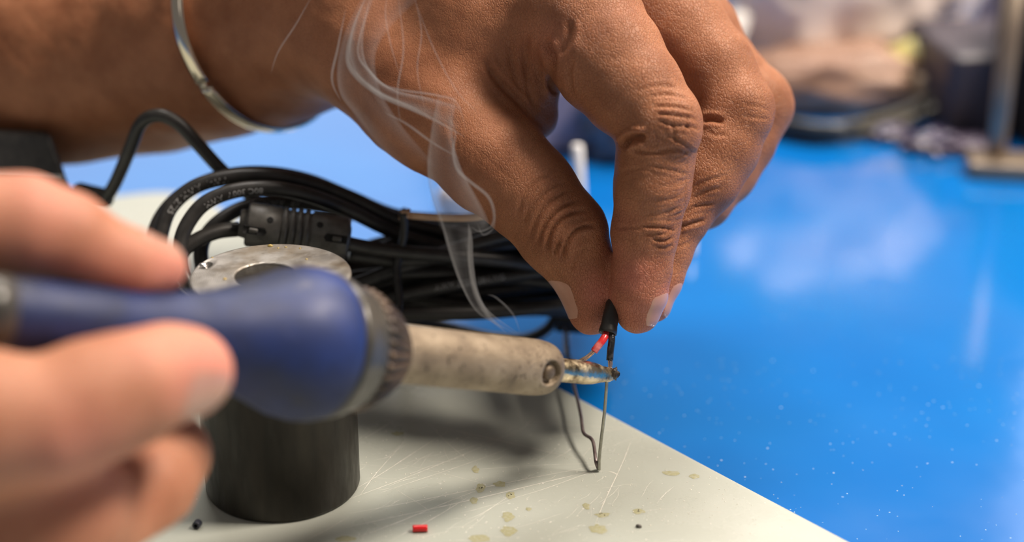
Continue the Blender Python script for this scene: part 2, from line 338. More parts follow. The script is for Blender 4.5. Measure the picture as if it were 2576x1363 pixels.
def mat_barrel():
    m, nt, b = new_mat('oxidised_dusty_barrel'); L = nt.links.new; cc = coords(nt)
    c = ramp(nt, noisy(nt, cc, 170, 6), [(.3, (.17, .125, .085)), (.5, (.28, .215, .145)), (.72, (.39, .31, .22))])
    v = noisy(nt, cc, 900, 3); sp = ramp(nt, v, [(.30, (.15, .12, .10)), (.40, (1, 1, 1))])
    mu = nd(nt, 'ShaderNodeMix', data_type='RGBA', blend_type='MULTIPLY'); mu.inputs[0].default_value = 1; L(c, mu.inputs[6]); L(sp, mu.inputs[7]); L(mu.outputs[2], b.inputs['Base Color'])
    b.inputs['Metallic'].default_value = .35; b.inputs['Roughness'].default_value = .55
    bp = nd(nt, 'ShaderNodeBump'); bp.inputs['Distance'].default_value = .0003; bp.inputs['Strength'].default_value = .6; L(noisy(nt, cc, 1500, 6), bp.inputs['Height']); L(bp.outputs[0], b.inputs['Normal']); return m
BAR = mat_barrel()
gp = [(-160, 100), (-40, 98), (0, 96), (100, 95), (200, 94), (300, 94), (400, 96), (480, 103), (540, 117), (600, 142), (660, 168), (700, 186), (745, 195), (780, 194), (800, 188), (814, 176), (820, 160)]
V, F = capped(lathe_geo(A, AX, prof(gp)[::-1], 96), 96); mk('grip', V, F, BLUE, iron)
V, F = capped(lathe_geo(A, AX, prof([(-75, 70), (-74, 90), (-70, 100), (2, 100), (5, 93)])[::-1], 64), 64)
tag(mk('grip_ring', V, F, DARKG, iron), 'dark ring at the rear of the grip')
V, F = capped(lathe_geo(A, AX, prof([(805, 165), (809, 182), (822, 184), (842, 176), (855, 163), (872, 160), (886, 154), (892, 120)])[::-1], 96), 96)
tag(mk('collar', V, F, DARKG, iron), 'greasy dark collar')
ribs = lambda i, a: 1+(.05 if (i in (2, 3, 4, 5)) else 0)*(1 if math.sin(a*30) > 0 else -1)
V, F = capped(lathe_geo(A, AX, prof([(880, 120), (884, 155), (900, 153), (922, 140), (946, 122), (966, 104), (982, 88), (986, 70)])[::-1], 360, None if False else (lambda i, a: 1+(.045*math.tanh(3*math.sin(a*32)) if i in (2, 3, 4, 5) else 0))), 360)
tag(mk('knurled_nut', V, F, NUT, iron), 'brown-black ribbed nut')
sc_b = [(980, 78), (982, 76), (1000, 75), (1130, 73.5), (1160, 73), (1280, 72), (1335, 71.5), (1358, 69), (1374, 63), (1385, 51), (1391, 37), (1393, 22)]
# the screw recess is pressed into the barrel vertices
V, F = capped(lathe_geo(A, AX, [p for p in (lambda q: [tuple(x) for x in catmull([(a, b, 0) for a, b in q], 14)[:, :2]])(prof(sc_b))][::-1], 160), 160)
view = lambda c: (CAM-c)/np.linalg.norm(CAM-c)
scx = A+AX*S(1343); e = view(scx)-AX*(view(scx)@AX); e /= np.linalg.norm(e); dn = np.cross(AX, e); 
if dn[2] > 0: dn = -dn
sdir = e*.985+dn*.17; sdir /= np.linalg.norm(sdir); rb = 70*D(1343)/FPX; sp0 = scx+sdir*rb
dist = np.linalg.norm(V-sp0-np.outer((V-sp0)@sdir, sdir), axis=1); side = (V-scx)@sdir > 0
V = V-np.outer(np.where(side, 1.7/(1+np.exp((dist-2.35)*7)), 0), sdir)
mk('barrel', V, F, BAR, iron)
V, F = lathe_geo(sp0-sdir*1.9, sdir, [(0, 1.5), (1.0, 1.5), (1.35, 1.25), (1.5, .8), (1.55, .1)], 24)
tag(mk('barrel_screw', V, F, simple('grimy_screw', (.20, .15, .10), (.10, .07, .05), rough=.5, metal=.4, scale=900, bump=.1), iron), 'small domed retaining screw')
def mat_tip():
    m, nt, b = new_mat('plated_tip'); L = nt.links.new; cc = coords(nt)
    L(ramp(nt, noisy(nt, cc, 260, 5), [(.38, (.10, .065, .035)), (.50, (.55, .46, .30)), (.75, (.78, .68, .50))]), b.inputs['Base Color'])
    b.inputs['Metallic'].default_value = 1; L(ramp(nt, noisy(nt, cc, 320, 4), [(.4, (.5, .5, .5)), (.6, (.2, .2, .2))]), b.inputs['Roughness'])
    bp = nd(nt, 'ShaderNodeBump'); bp.inputs['Distance'].default_value = .0003; bp.inputs['Strength'].default_value = .5; L(noisy(nt, cc, 900, 4), bp.inputs['Height']); L(bp.outputs[0], b.inputs['Normal']); return m
V, F = capped(lathe_geo(A, AX, prof([(1380, 31), (1400, 30.5), (1470, 30), (1488, 28), (1500, 25), (1512, 21), (1530, 19), (1538, 15), (1541, 9)])[::-1], 48), 48); mk('tip', V, F, mat_tip(), iron)
def lump(c, r, amp, seed, sub=3, fr=1.0, sq=(1, 1, 1)):
    bm = bmesh.new(); bmesh.ops.create_icosphere(bm, subdivisions=sub, radius=1.0); V = []
    for v in bm.verts:
        k = 1+amp*mnoise.fractal(v.co*fr*2+Vector((seed*3.1, seed, 0)), 1, 2, 4); V.append([v.co.x*r*k*sq[0], v.co.y*r*k*sq[1], v.co.z*r*k*sq[2]])
    F = [tuple(x.index for x in f.verts) for f in bm.faces]; bm.free(); return np.array(V)+c, F
V, F = lump(P(1543, 941, 365.3), 1.35, .5, 3, 3, 1.0, (.85, .9, 1)); tag(mk('charred_solder', V, F, simple('burnt_solder_crust', (.012, .010, .009), (.10, .08, .06), rough=.3, metal=.4, scale=1500, bump=.2), iron), 'black crust at the very tip')

# ------------------------------------------------------------------ stripped cable end held in the fingers
cable = thing('stripped_cable', P(1530, 840, 369), 'black cable end with red and black cores pinched between thumb and finger', 'cable')
jk = catmull([P(1529, 836, 368), P(1536, 800, 369), P(1546, 755, 371.5), P(1543, 690, 378), P(1500, 600, 392), P(1380, 560, 412), P(1330, 600, 420)], 8)
jr = np.full(len(jk), 21*369/FPX); jr[0] = 20*369/FPX; mk('jacket', *tube_geo(jk, jr, 20), RUBBER, cable)
d0 = (jk[1]-jk[0])/np.linalg.norm(jk[1]-jk[0]); V, F = lathe_geo(jk[0], -d0, [(-1.5, 1.83), (-.4, 1.98), (.25, 1.96), (.3, 1.8), (-.1, 1.4), (-.6, 1.3)], 28); mk('jacket_lip', V, F, RUBBER, cable)
RED = simple('red_core_insulation', (.70, .03, .035), (.80, .30, .28), rough=.3, scale=500, coat=.3, stops=(.45, .72), bump=.1, bscale=900)
BLKC = simple('black_core_insulation', (.012, .012, .013), (.10, .10, .10), rough=.22, scale=700, coat=.3, stops=(.5, .8), bump=.1, bscale=900)
COP = simple('tinned_copper_strand', (.85, .72, .62), (.70, .48, .38), rough=.25, metal=1, scale=900)
mk('red_core', *tube_geo(catmull([P(1527, 835, 368), P(1518, 853, 366.5), P(1503, 872, 366), P(1494, 884, 366)], 6), 9.5*367/FPX, 16), RED, cable)
mk('black_core', *tube_geo(catmull([P(1537, 832, 368), P(1539, 855, 367), P(1536, 880, 366.5), P(1534, 906, 366.5)], 6), 9*367/FPX, 16), BLKC, cable)
for k in range(7):
    a = 2*math.pi*k/7; q = lambda r: (RX*math.cos(a)+UP*math.sin(a)*.6+FW*math.sin(a))*r
    mk('copper_strand', *tube_geo(catmull([P(1497, 880, 366)+q(.38), P(1482, 894, 366)+q(.35), P(1466, 905, 366.3)+q(.5), P(1452, 915, 367)+q(.62)], 5), .17, 7), COP, cable)
for k in range(5):
    a = 2*math.pi*k/5; q = (RX*math.cos(a)+FW*math.sin(a))*.33
    mk('copper_strand', *tube_geo(catmull([P(1534, 903, 366.5)+q, P(1535, 915, 366.3)+q*1.1, P(1534, 930, 366)+q*.6], 4), .19, 7), COP, cable)
# wire bent into a V on the board
LEADM = simple('dull_tinned_wire', (.42, .42, .36), (.30, .29, .25), rough=.35, metal=.7, scale=600)
vw = outward(mk('bent_wire', *tube_geo(catmull([P(1527, 955, 366.8), P(1525, 985, 367.5), P(1520, 1045, 369.5), P(1512, 1110, 372), P(1508, 1150, 373.5), G(1507, 1186, BZ)+[0, 0, .5]], 8), 4.2*370/FPX, 12), LEADM))
tag(vw, 'straight dull grey wire running from the iron tip down to the board', 'wire')
g = G(1500, 1170, BZ); wd = tube_geo(catmull([G(1505, 1182, BZ)+[0, 0, .4], P(1499, 1160, 374.5), P(1494, 1120, 378), P(1487, 1103, 380), P(1468, 1088, 384), P(1462, 1050, 389), P(1454, 1010, 396), P(1443, 968, 404), P(1432, 900, 416), P(1426, 850, 426), P(1420, 785, 436)], 8), 4.6*376/FPX, 12)
wg = mk('wiggly_wire', *wd, simple('purple_grey_wire', (.16, .12, .12), (.26, .21, .20), rough=.35, metal=.5, scale=400)); tag(wg, 'brownish wavy wire rising behind the barrel from the foot of the straight wire', 'wire')

# ------------------------------------------------------------------ cable bundle
bun = thing('cable_bundle', G(1000, 790, BZ), 'coiled black cable bundle tied in the middle behind the steel cylinder', 'cable')
CRm = 1.75
def strand(pl, r=CRm, name='cable_loop'):
    p = catmull([P(*q) for q in pl], 10); return mk(name, *tube_geo(p, r, 14), RUBBER, bun), p
paths = []
loops = [
 [(1470, 690, 424), (1300, 630, 420), (1150, 590, 416), (1010, 556, 412), (900, 505, 408), (800, 466, 404), (700, 445, 400), (600, 443, 398), (500, 465, 397), (435, 515, 396), (407, 580, 395), (400, 650, 394), (430, 720, 392), (500, 780, 392)],
 [(1440, 730, 420), (1250, 660, 417), (1010, 590, 410), (880, 530, 404), (780, 492, 398), (690, 474, 394), (600, 478, 392), (525, 505, 391), (480, 550, 390), (455, 610, 389), (460, 690, 388), (520, 760, 388)],
 [(1450, 650, 430), (1200, 600, 425), (1020, 570, 420), (900, 540, 415), (800, 515, 412), (700, 508, 408), (620, 520, 405), (560, 550, 402), (520, 590, 400), (505, 640, 398), (520, 720, 396)],
 [(1430, 600, 436), (1200, 560, 430), (1010, 545, 422), (880, 495, 416), (780, 455, 412), (680, 436, 410), (580, 440, 408), (490, 470, 406), (420, 525, 404), (385, 600, 402), (390, 690, 400)],
 [(880, 640, 402), (950, 650, 404), (1010, 655, 405), (1150, 640, 408), (1300, 615, 415), (1440, 620, 424)],
 [(600, 576, 395), (545, 583, 393), (490, 607, 391), (455, 640, 390), (440, 700, 390)],
 [(870, 612, 398), (920, 622, 400), (1010, 634, 402), (1150, 645, 406), (1300, 660, 412), (1450, 690, 420)],
]
for l in loops: paths.append(strand(l)[1])
rr = [(880, 720, 1010, 672, 1240, 600, 1430, 560), (880, 742, 1010, 700, 1200, 650, 1430, 590), (880, 760, 1010, 720, 1200, 680, 1440, 640), (880, 778, 1010, 742, 1200, 706, 1450, 675), (900, 790, 1010, 762, 1200, 735, 1460, 706),
      (900, 795, 1010, 778, 1200, 762, 1470, 735), (880, 700, 1010, 688, 1200, 690, 1460, 720), (890, 680, 1010, 665, 1200, 668, 1450, 660), (900, 792, 1020, 788, 1220, 785, 1460, 762), (880, 730, 1010, 740, 1200, 770, 1460, 782), (880, 655, 1010, 610, 1200, 575, 1430, 570)]
for i, (a, b, c, d, e_, f, g_, h) in enumerate(rr):
    dd = 404+(i*5 % 13)
    paths.append(strand([(a-330, b+ (60 if i % 2 else 30), dd-8), (a-150, b+25, dd-4), (a, b, dd), (c, d, dd+2), (e_, f, dd+6), (g_, h, dd+12), (g_+55, h+(20 if i % 2 else -12), dd+18), (g_+40, h+40, dd+24), (g_-60, h+36, dd+26)])[1])
for i in range(9):      # rear filling strands
    y = 590+i*24; paths.append(strand([(860, y+50, 424), (1010, y+12, 421), (1200, y, 426), (1430, y-4, 434), (1500, y+8, 438)])[1])
# ferrite choke
fa, fb = P(602, 560, 393), P(880, 602, 397); fx = (fb-fa)/np.linalg.norm(fb-fa); FL = np.linalg.norm(fb-fa); fr = 56*395/FPX
pf = [(0, fr*.55), (.2, fr*.62), (1.6, fr*.66), (1.7, fr*.9), (2.2, fr*1.0), (FL*.36, fr), (FL*.37, fr*.93)]
for k in range(4):
    s0 = FL*(.375+.065*k); pf += [(s0, fr*.9), (s0+.2, fr*1.02), (s0+FL*.045, fr*1.02), (s0+FL*.05, fr*.9)]
pf += [(FL*.64, fr*.93), (FL*.65, fr), (FL-1.2, fr), (FL-.4, fr*.93), (FL-.2, fr*.6), (FL, fr*.55)]
V, F = capped(lathe_geo(fa, fx, pf, 72), 72)
ferr = tag(mk('ferrite_choke', V, F, FERR, bun), 'ribbed grey-black ferrite choke')
def onferr(px, py):
    o_ = P(px, py, 380); d_ = (o_-CAM)/np.linalg.norm(o_-CAM); w0 = CAM-fa
    a_ = d_-fx*(d_@fx); b_ = w0-fx*(w0@fx); qa, qb, qc = a_@a_, 2*a_@b_, b_@b_-fr*fr; disc = max(qb*qb-4*qa*qc, 0); return CAM+d_*((-qb-math.sqrt(disc))/(2*qa))
HOLE_SHADE = simple('black_hole_shade', (.003, .003, .003), rough=.8)  # near-black colour painted in for the shade inside holes and slots
for (x, y) in ((680, 553), (805, 565)):
    c = onferr(x, y); nrm = (c-fa)-fx*((c-fa)@fx); nrm /= np.linalg.norm(nrm)
    mk('latch_hole_shade', *capped(lathe_geo(c-nrm*.3, nrm, [(0, .75), (.34, .75), (.36, .6)], 20), 20), HOLE_SHADE, ferr)  # solid black disc on the housing, painted as a hole's dark inside
for (x, y, s_) in ((640, 580, 1), (845, 600, -1)):
    c = onferr(x, y); nrm = (c-fa)-fx*((c-fa)@fx); nrm /= np.linalg.norm(nrm); tt = np.cross(nrm, fx)
    V = []; F = []
    for (u, v_) in ((-2.6, -.9), (2.2, -.9), (2.8, 0), (2.2, .9), (-2.6, .9)): V.append(c+fx*u*s_+tt*v_-nrm*.5)
    V = np.array(V+[v+nrm*.62 for v in V]); F = [(0, 1, 2, 3, 4), (5, 9, 8, 7, 6)]+[(i, (i+1) % 5, 5+(i+1) % 5, 5+i) for i in range(5)]
    mk('clip_slot_shade', V, F, HOLE_SHADE, ferr)  # solid black plate standing in for the shade of a slot
    mk('clip_tab', *capped(lathe_geo(c-fx*1.3*s_+nrm*.1, fx*s_, [(0, .5), (.3, .62), (1.8, .62), (2.1, .4)], 12), 12), FERR, ferr)
# tie strap: twisted paper wire
tie = []
for i in range(14):
    t = i/13; tie.append(P(1014-18*t+6*math.sin(t*9), 536+262*t, 399+3*math.sin(t*4)))
loopb = [P(1000, 800, 412), P(1010, 790, 436), P(1020, 620, 440), P(1018, 538, 425)]
tp = catmull(tie+loopb+[tie[0]], 5); V, F = tube_geo(tp, 1.0, 8); o = tag(mk('tie_strap', V, F, BLACK, bun), 'thin black tie around the coil')
TAN = simple('tan_tie_end', (.62, .42, .28), (.50, .33, .22), rough=.4, scale=300)
twl = []
for k in range(40): t = k/39; twl.append(P(1018, 528+22*t, 400)+1.0*(RX*math.cos(t*16)+FW*math.sin(t*16)))
mk('tie_twist', *tube_geo(twl, .45, 6), TAN, bun)
te = catmull([P(1016, 540, 401), P(1060, 544, 398), (P(1130, 548, 396)), P(1190, 547, 395), P(1241, 539, 394)], 8); t_, N_, B_ = frames(te)
V = []; hw = UP*.85; th_ = FW*.25
for p in te: V += [p+hw-th_, p-hw-th_, p-hw+th_, p+hw+th_]
n = len(te); F = [(4*i+j, 4*i+(j+1) % 4, 4*i+4+(j+1) % 4, 4*i+4+j) for i in range(n-1) for j in range(4)]+[(0, 1, 2, 3), (4*n-1, 4*n-2, 4*n-3, 4*n-4)]
tag(mk('tie_end', V, F, TAN, bun), 'tan flat end of the tie')
# printed lettering wrapped on the cables
def cable_text(txt, path, s0, size, parent, flip=False, roll=0.0):
    cu = bpy.data.curves.new('print', 'FONT'); cu.body = txt; cu.size = size; cu.resolution_u = 2
    to = bpy.data.objects.new('tmp', cu); C.objects.link(to); me = bpy.data.meshes.new_from_object(to.evaluated_get(bpy.context.evaluated_depsgraph_get()))
    bm = bmesh.new(); bm.from_mesh(me); bmesh.ops.triangulate(bm, faces=bm.faces); bm.to_mesh(me); bm.free()
    X = np.array([v.co[:] for v in me.vertices]); F = [tuple(p.vertices) for p in me.polygons]; bpy.data.objects.remove(to); bpy.data.meshes.remove(me); bpy.data.curves.remove(cu)
    if not len(X): return
    if flip: path = path[::-1]
    L_ = np.r_[0, np.cumsum(np.linalg.norm(np.diff(path, axis=0), axis=1))]
    s = s0+X[:, 0]; c = np.stack([np.interp(s, L_, path[:, k]) for k in range(3)], 1); c2 = np.stack([np.interp(s+.3, L_, path[:, k]) for k in range(3)], 1)
    t = c2-c; t /= np.linalg.norm(t, axis=1)[:, None]+1e-9
    vw_ = CAM-c; vw_ /= np.linalg.norm(vw_, axis=1)[:, None]; vw_ -= t*(vw_*t).sum(1)[:, None]; vw_ /= np.linalg.norm(vw_, axis=1)[:, None]; u = np.cross(vw_, t)
    a = (X[:, 1]-size*.35)/CRm+roll; V = c+(vw_*np.cos(a)[:, None]+u*np.sin(a)[:, None])*(CRm+.03)
    mk('lettering', V, F, PRINT, parent)
cable_text('AWM 2725  28AWG', paths[7+3], 52, 2.0, bun)
cable_text('300V   VW-1', paths[7+1], 74, 2.0, bun)
cable_text('AWM 20276', paths[7+2], 60, 2.0, bun)
cable_text('VW-1  AWM 2725', paths[0], 92, 2.2, bun, roll=.3)
cable_text('80C 300V  AWM', paths[1], 82, 2.0, bun, roll=.4)
cable_text('A9   AWM', paths[2], 72, 2.0, bun, roll=.2)
# loose loop under the bundle, lying on the mat
lp = catmull([P(1010, 800, 430), P(1090, 815, 436), P(1160, 832, 440), P(1240, 850, 443), P(1320, 852, 445), P(1375, 828, 446), P(1400, 790, 446), P(1412, 740, 444)], 8)
mk('loose_loop', *tube_geo(lp, 1.5, 12), RUBBER, bun)
# arch of cable from the adapter to the coil, with strain relief
ar = catmull([P(262, 505, 425), P(290, 460, 420), P(325, 380, 414), P(355, 310, 410), P(400, 290, 408), P(450, 312, 408), P(500, 365, 409), (P(560, 430, 410)), P(640, 500, 412), P(700, 560, 412)], 8)
mk('cable_arch', *tube_geo(ar, 1.65, 14), RUBBER, bun)
# power adapter
ad = thing('power_adapter', G(60, 800, BZ), 'black power adapter box at far left behind the iron hand', 'power adapter')
V = np.array([P(x, y, d) for (x, y, d) in ((-260, 320, 432), (128, 332, 430), (205, 560, 428), (-260, 560, 428), (-260, 300, 462), (118, 318, 462), (190, 545, 466), (-260, 560, 466))])
adb = outward(mk('adapter_body', V, [(0, 1, 2, 3), (4, 7, 6, 5), (0, 4, 5, 1), (1, 5, 6, 2), (2, 6, 7, 3), (3, 7, 4, 0)], BLACK, ad, smooth=False)); bevel(adb, 2, 4)
V = np.array([P(x, y, d) for (x, y, d) in ((-240, 424, 429.2), (158, 440, 428), (160, 450, 428), (-240, 434, 429), (-240, 424, 431), (158, 440, 431), (160, 450, 431), (-240, 434, 431))])
tag(outward(mk('trim_strip', V, [(0, 1, 2, 3), (4, 7, 6, 5), (0, 4, 5, 1), (1, 5, 6, 2), (2, 6, 7, 3), (3, 7, 4, 0)], STEEL, ad, smooth=False)), 'silver strip along the box')
sa, sb = P(195, 488, 430), P(274, 500, 425); sx = sb-sa; sl = np.linalg.norm(sx); pr = [(0, 2.6)]
for k in range(6): s0 = sl*(k+.3)/6.6; pr += [(s0, 2.5-.08*k), (s0+.1, 3.0-.1*k), (s0+sl*.09, 3.0-.1*k), (s0+sl*.1, 2.4-.08*k)]
pr += [(sl, 1.9)]; mk('strain_relief', *capped(lathe_geo(sa, sx, pr, 32), 32), BLACK, ad)

# ------------------------------------------------------------------ hands: distance fields turned into one smooth skin
def smin(a, b, k):
    h = np.clip(.5+.5*(b-a)/k, 0, 1); return b*(1-h)+a*h-k*h*(1-h)
class Field:
    def __init__(s, lo, hi, h):
        s.h = h; s.lo = np.array(lo, float); s.n = (np.ceil((np.array(hi)-s.lo)/h)).astype(int)+1; s.v = np.full(tuple(s.n), 30., np.float32)
        s.ax = [s.lo[i]+h*np.arange(s.n[i]) for i in range(3)]
    def cone(s, a, b, ra, rb, k=3., flat=None, fs=1.0, carve=False, noise=0):
        pad = k+2*s.h+max(ra, rb)*max(1, 1/fs if fs < 1 else 1); mn = np.minimum(a, b)-pad; mx = np.maximum(a, b)+pad
        i0 = np.clip(((mn-s.lo)/s.h).astype(int), 0, s.n-1); i1 = np.clip(((mx-s.lo)/s.h).astype(int)+1, 0, s.n)
        if (i1 <= i0).any(): return
        sl = tuple(slice(i0[i], i1[i]) for i in range(3)); X, Y, Z = np.meshgrid(*[s.ax[i][sl[i]] for i in range(3)], indexing='ij')
        q = np.stack([X-a[0], Y-a[1], Z-a[2]], -1).astype(np.float32); ab = (b-a).astype(np.float32)
        if flat is not None:
            f = (flat/np.linalg.norm(flat)).astype(np.float32); q = q+(q@f)[..., None]*f*(fs-1); ab = ab+(ab@f)*f*(fs-1)
        t = np.clip((q@ab)/(ab@ab+1e-6), 0, 1); d = np.linalg.norm(q-t[..., None]*ab, axis=-1)-(ra+(rb-ra)*(t*t*(3-2*t)*.5+t*.5))
        s.v[sl] = smin(s.v[sl], d, k) if not carve else -smin(-s.v[sl], d, k)
    def mesh(s):
        v = s.v; ins = v < 0; nx, ny, nz = v.shape
        c = [ins[i:nx-1+i, j:ny-1+j, k:nz-1+k] for i in (0, 1) for j in (0, 1) for k in (0, 1)]
        al = c[0].copy(); an = c[0].copy()
        for q in c[1:]: al &= q; an |= q
        I, J, K = np.nonzero(an & ~al); idx = np.full((nx-1, ny-1, nz-1), -1, np.int32); idx[I, J, K] = np.arange(len(I))
        acc = np.zeros((len(I), 3)); cnt = np.zeros(len(I)); cs = [(i, j, k) for i in (0, 1) for j in (0, 1) for k in (0, 1)]
        for p in cs:
            for a in range(3):
                if p[a] == 0:
                    q = list(p); q[a] = 1; va = v[I+p[0], J+p[1], K+p[2]].astype(float); vb = v[I+q[0], J+q[1], K+q[2]].astype(float)
                    m = (va < 0) != (vb < 0); t = va/(va-vb+1e-12); o = np.tile(np.array(p, float), (len(I), 1)); o[:, a] = t; acc[m] += o[m]; cnt[m] += 1
        V = s.lo+s.h*(np.stack([I, J, K], 1)+acc/cnt[:, None]); Fs = []
        for a in range(3):
            b, c_ = (a+1) % 3, (a+2) % 3; s0 = [slice(None)]*3; s1 = [slice(None)]*3
            for ax in (b, c_): s0[ax] = slice(1, v.shape[ax]-1); s1[ax] = slice(1, v.shape[ax]-1)
            s0[a] = slice(0, v.shape[a]-1); s1[a] = slice(1, v.shape[a]); A0 = ins[tuple(s0)]; A1 = ins[tuple(s1)]
            for sgn in (True, False):
                i = np.nonzero((A0 == sgn) & (A1 != sgn)); e = np.zeros((len(i[0]), 3), int)
                for ax in range(3): e[:, ax] = i[ax]+(0 if ax == a else 1)
                qs = []
                for (db, dc) in ((0, 0), (-1, 0), (-1, -1), (0, -1)):
                    z = e.copy(); z[:, b] += db; z[:, c_] += dc; qs.append(idx[z[:, 0], z[:, 1], z[:, 2]])
                if not sgn: qs = qs[::-1]
                Fs.append(np.stack(qs, 1))
        F = np.vstack(Fs); F = F[(F >= 0).all(1)]; return V, F
def vnormals(V, F):
    n = np.cross(V[F[:, 2]]-V[F[:, 0]], V[F[:, 3]]-V[F[:, 1]]); N = np.zeros_like(V)
    for k in range(4): np.add.at(N, F[:, k], n)
    return N/(np.linalg.norm(N, axis=1)[:, None]+1e-9)
def relax(V, F, it=1, lam=.5):
    for _ in range(it):
        S_ = np.zeros_like(V); c = np.zeros(len(V))
        for k in range(4):
            np.add.at(S_, F[:, k], V[F[:, (k+1) % 4]]); np.add.at(S_, F[:, (k+1) % 4], V[F[:, k]]); np.add.at(c, F[:, k], 1); np.add.at(c, F[:, (k+1) % 4], 1)
        V = V+lam*(S_/c[:, None]-V)
    return V
def J(x, y, d, r): return P(x, y, d), r*d/FPX
def chain(Fd, js, k=2.0, fl=None, fs=1.0):
    js = [J(*j) for j in js]
    for (a, ra), (b, rb) in zip(js, js[1:]): Fd.cone(a, b, ra, rb, k, fl, fs)
def crease(V, N, lines):          # press skin folds: (pixels of the fold, width, depth)
    x, y, d = proj(V); fc = np.clip((N*((CAM-V)/np.linalg.norm(CAM-V, axis=1)[:, None])).sum(1)*2.5, 0, 1); disp = np.zeros(len(V))
    for pl, wd, dep, dlim in lines:
        p = catmull([(a, b, 0) for a, b in pl], 6)[:, :2]; lo = p.min(0)-3*wd; hi = p.max(0)+3*wd
        m = np.nonzero((x > lo[0]) & (x < hi[0]) & (y > lo[1]) & (y < hi[1]) & (d > dlim[0]) & (d < dlim[1]))[0]
        if not len(m): continue
        best = np.full(len(m), 1e9); bt = np.zeros(len(m)); q = np.stack([x[m], y[m]], 1)
        for i in range(len(p)-1):
            ab = p[i+1]-p[i]; t = np.clip(((q-p[i])@ab)/(ab@ab+1e-9), 0, 1); dd = np.linalg.norm(q-p[i]-t[:, None]*ab, axis=1); c = dd < best; best[c] = dd[c]; bt[c] = (i+t[c])/(len(p)-1)
        taper = np.clip(np.sin(np.pi*np.clip(bt, .0, 1))*2.2, .0, 1)
        g_ = np.exp(-(best/wd)**2)-.45*np.exp(-((best-2.0*wd)/wd)**2)
        disp[m] -= 1.35*dep*g_*taper
    return V+N*(disp*fc)[:, None]
def pinkness(V, spots):
    x, y, d = proj(V); p = np.zeros(len(V))
    for (a, b, r, s_) in spots: p = np.maximum(p, s_*np.exp(-(((x-a)**2+(y-b)**2)/(r*r))))
    return p
def hand_obj(name, V, F, mat, parent, pink, grain):
    o = mk(name, V, F, mat, parent); me = o.data
    a = me.attributes.new('pink', 'FLOAT', 'POINT'); a.data.foreach_set('value', pink.astype(np.float32))
    a = me.attributes.new('grain', 'FLOAT', 'POINT'); a.data.foreach_set('value', grain.astype(np.float32)); return o
def nail(o, V, F, a, b, n, wid, flare=1.0, ang=.95, off=.16, lift=.0):
    bvh = BVHTree.FromPolygons([Vector(v) for v in V], F.tolist()); ax = (b-a)/np.linalg.norm(b-a); n = n-ax*(n@ax); n /= np.linalg.norm(n); s_ = np.cross(ax, n)
    nu, nv = 18, 18; top = []
    for i in range(nu+1):
        t = i/nu; wsc = (math.sin(math.acos(max(-1, min(1, 1-min(t/.32, 1)))))*.45+.55) * (1-.25*max(0, (t-.8)/.2)**2)
        for j in range(nv+1):
            an = ang*wsc*(2*j/nv-1); edge = (2*j/nv-1)**2
            base = a+(b-a)*(t*(1-.12*edge)+ (.10*edge if t < .3 else .10*edge)); dr = n*math.cos(an)+s_*math.sin(an)
            hit = bvh.ray_cast(Vector(base+dr*40), Vector(-dr), 60)
            p = np.array(hit[0]) if hit[0] is not None else base+dr*wid
            top.append(p+dr*(off*(1-1.5*edge**2)*min(1, t/.12)-.03))
    T = np.array(top); W = nv+1
    for _ in range(2):
        G_ = T.reshape(nu+1, W, 3); G2 = G_.copy(); G2[1:-1, 1:-1] = (G_[:-2, 1:-1]+G_[2:, 1:-1]+G_[1:-1, :-2]+G_[1:-1, 2:]+2*G_[1:-1, 1:-1])/6; T = G2.reshape(-1, 3)
    Bt = T-n*.55; m = len(T); Fq = []
    for i in range(nu):
        for j in range(nv): q = (i*W+j, i*W+j+1, (i+1)*W+j+1, (i+1)*W+j); Fq += [q, tuple(m+k for k in q[::-1])]
    rim = [j for j in range(W)]+[i*W+nv for i in range(1, nu+1)]+[nu*W+j for j in range(nv-1, -1, -1)]+[i*W for i in range(nu-1, 0, -1)]
    Fq += [(rim[i], rim[(i+1) % len(rim)], m+rim[(i+1) % len(rim)], m+rim[i]) for i in range(len(rim))]
    nl = outward(mk('fingernail', np.vstack([T, Bt]), Fq, NAIL, o)); return nl
person = thing('person', P(-300, 700, 400), 'person seen only as two bare hands, one pinching the cable, one gripping the iron', 'person')

# --- hand that holds the cable
h = .5
fld = Field([P(-330, 0, 430)[0], P(1500, 860, 372)[1]-22, P(1500, 860, 372)[2]-4], [P(2010, 300, 400)[0]+3, P(-320, 0, 486)[1]+34, P(1400, -150, 400)[2]+22], h)
# forearm and wrist
chain(fld, [(-320, 165, 470, 285), (150, 130, 456, 268), (520, 80, 438, 252), (760, 30, 420, 228), (930, 10, 404, 215)], 6)
chain(fld, [(-320, 180, 486, 260), (400, 130, 456, 238), (900, 40, 424, 200)], 6)
chain(fld, [(560, 160, 436, 150), (680, 185, 428, 122), (740, 195, 424, 85)], 6)
# back of the hand and palm
for m in ((1450, 25, 377, 150), (1565, -60, 398, 150), (1650, -40, 420, 135), (1640, 20, 444, 110)):
    chain(fld, [(900, 15, 404+(m[2]-377)*.35, 190), (1180, 20, 392+(m[2]-377)*.7, 175), m], 9)
# thumb
chain(fld, [(900, 90, 400, 165), (985, 150, 394, 160), (1085, 245, 387, 160), (1235, 400, 379, 134)], 7)
chain(fld, [(1235, 400, 379, 134), (1325, 478, 377, 116), (1418, 588, 376, 108)], 3)
chain(fld, [(1418, 588, 376, 106), (1470, 680, 376, 80), (1488, 735, 376, 64), (1490, 783, 376, 59)], 3)
fld.cone(P(1180, 60, 382), P(1310, 210, 386), 120*382/FPX, 92*386/FPX, 8)
fld.cone(P(1310, 210, 386), P(1352, 295, 388), 88*386/FPX, 48*388/FPX, 5)
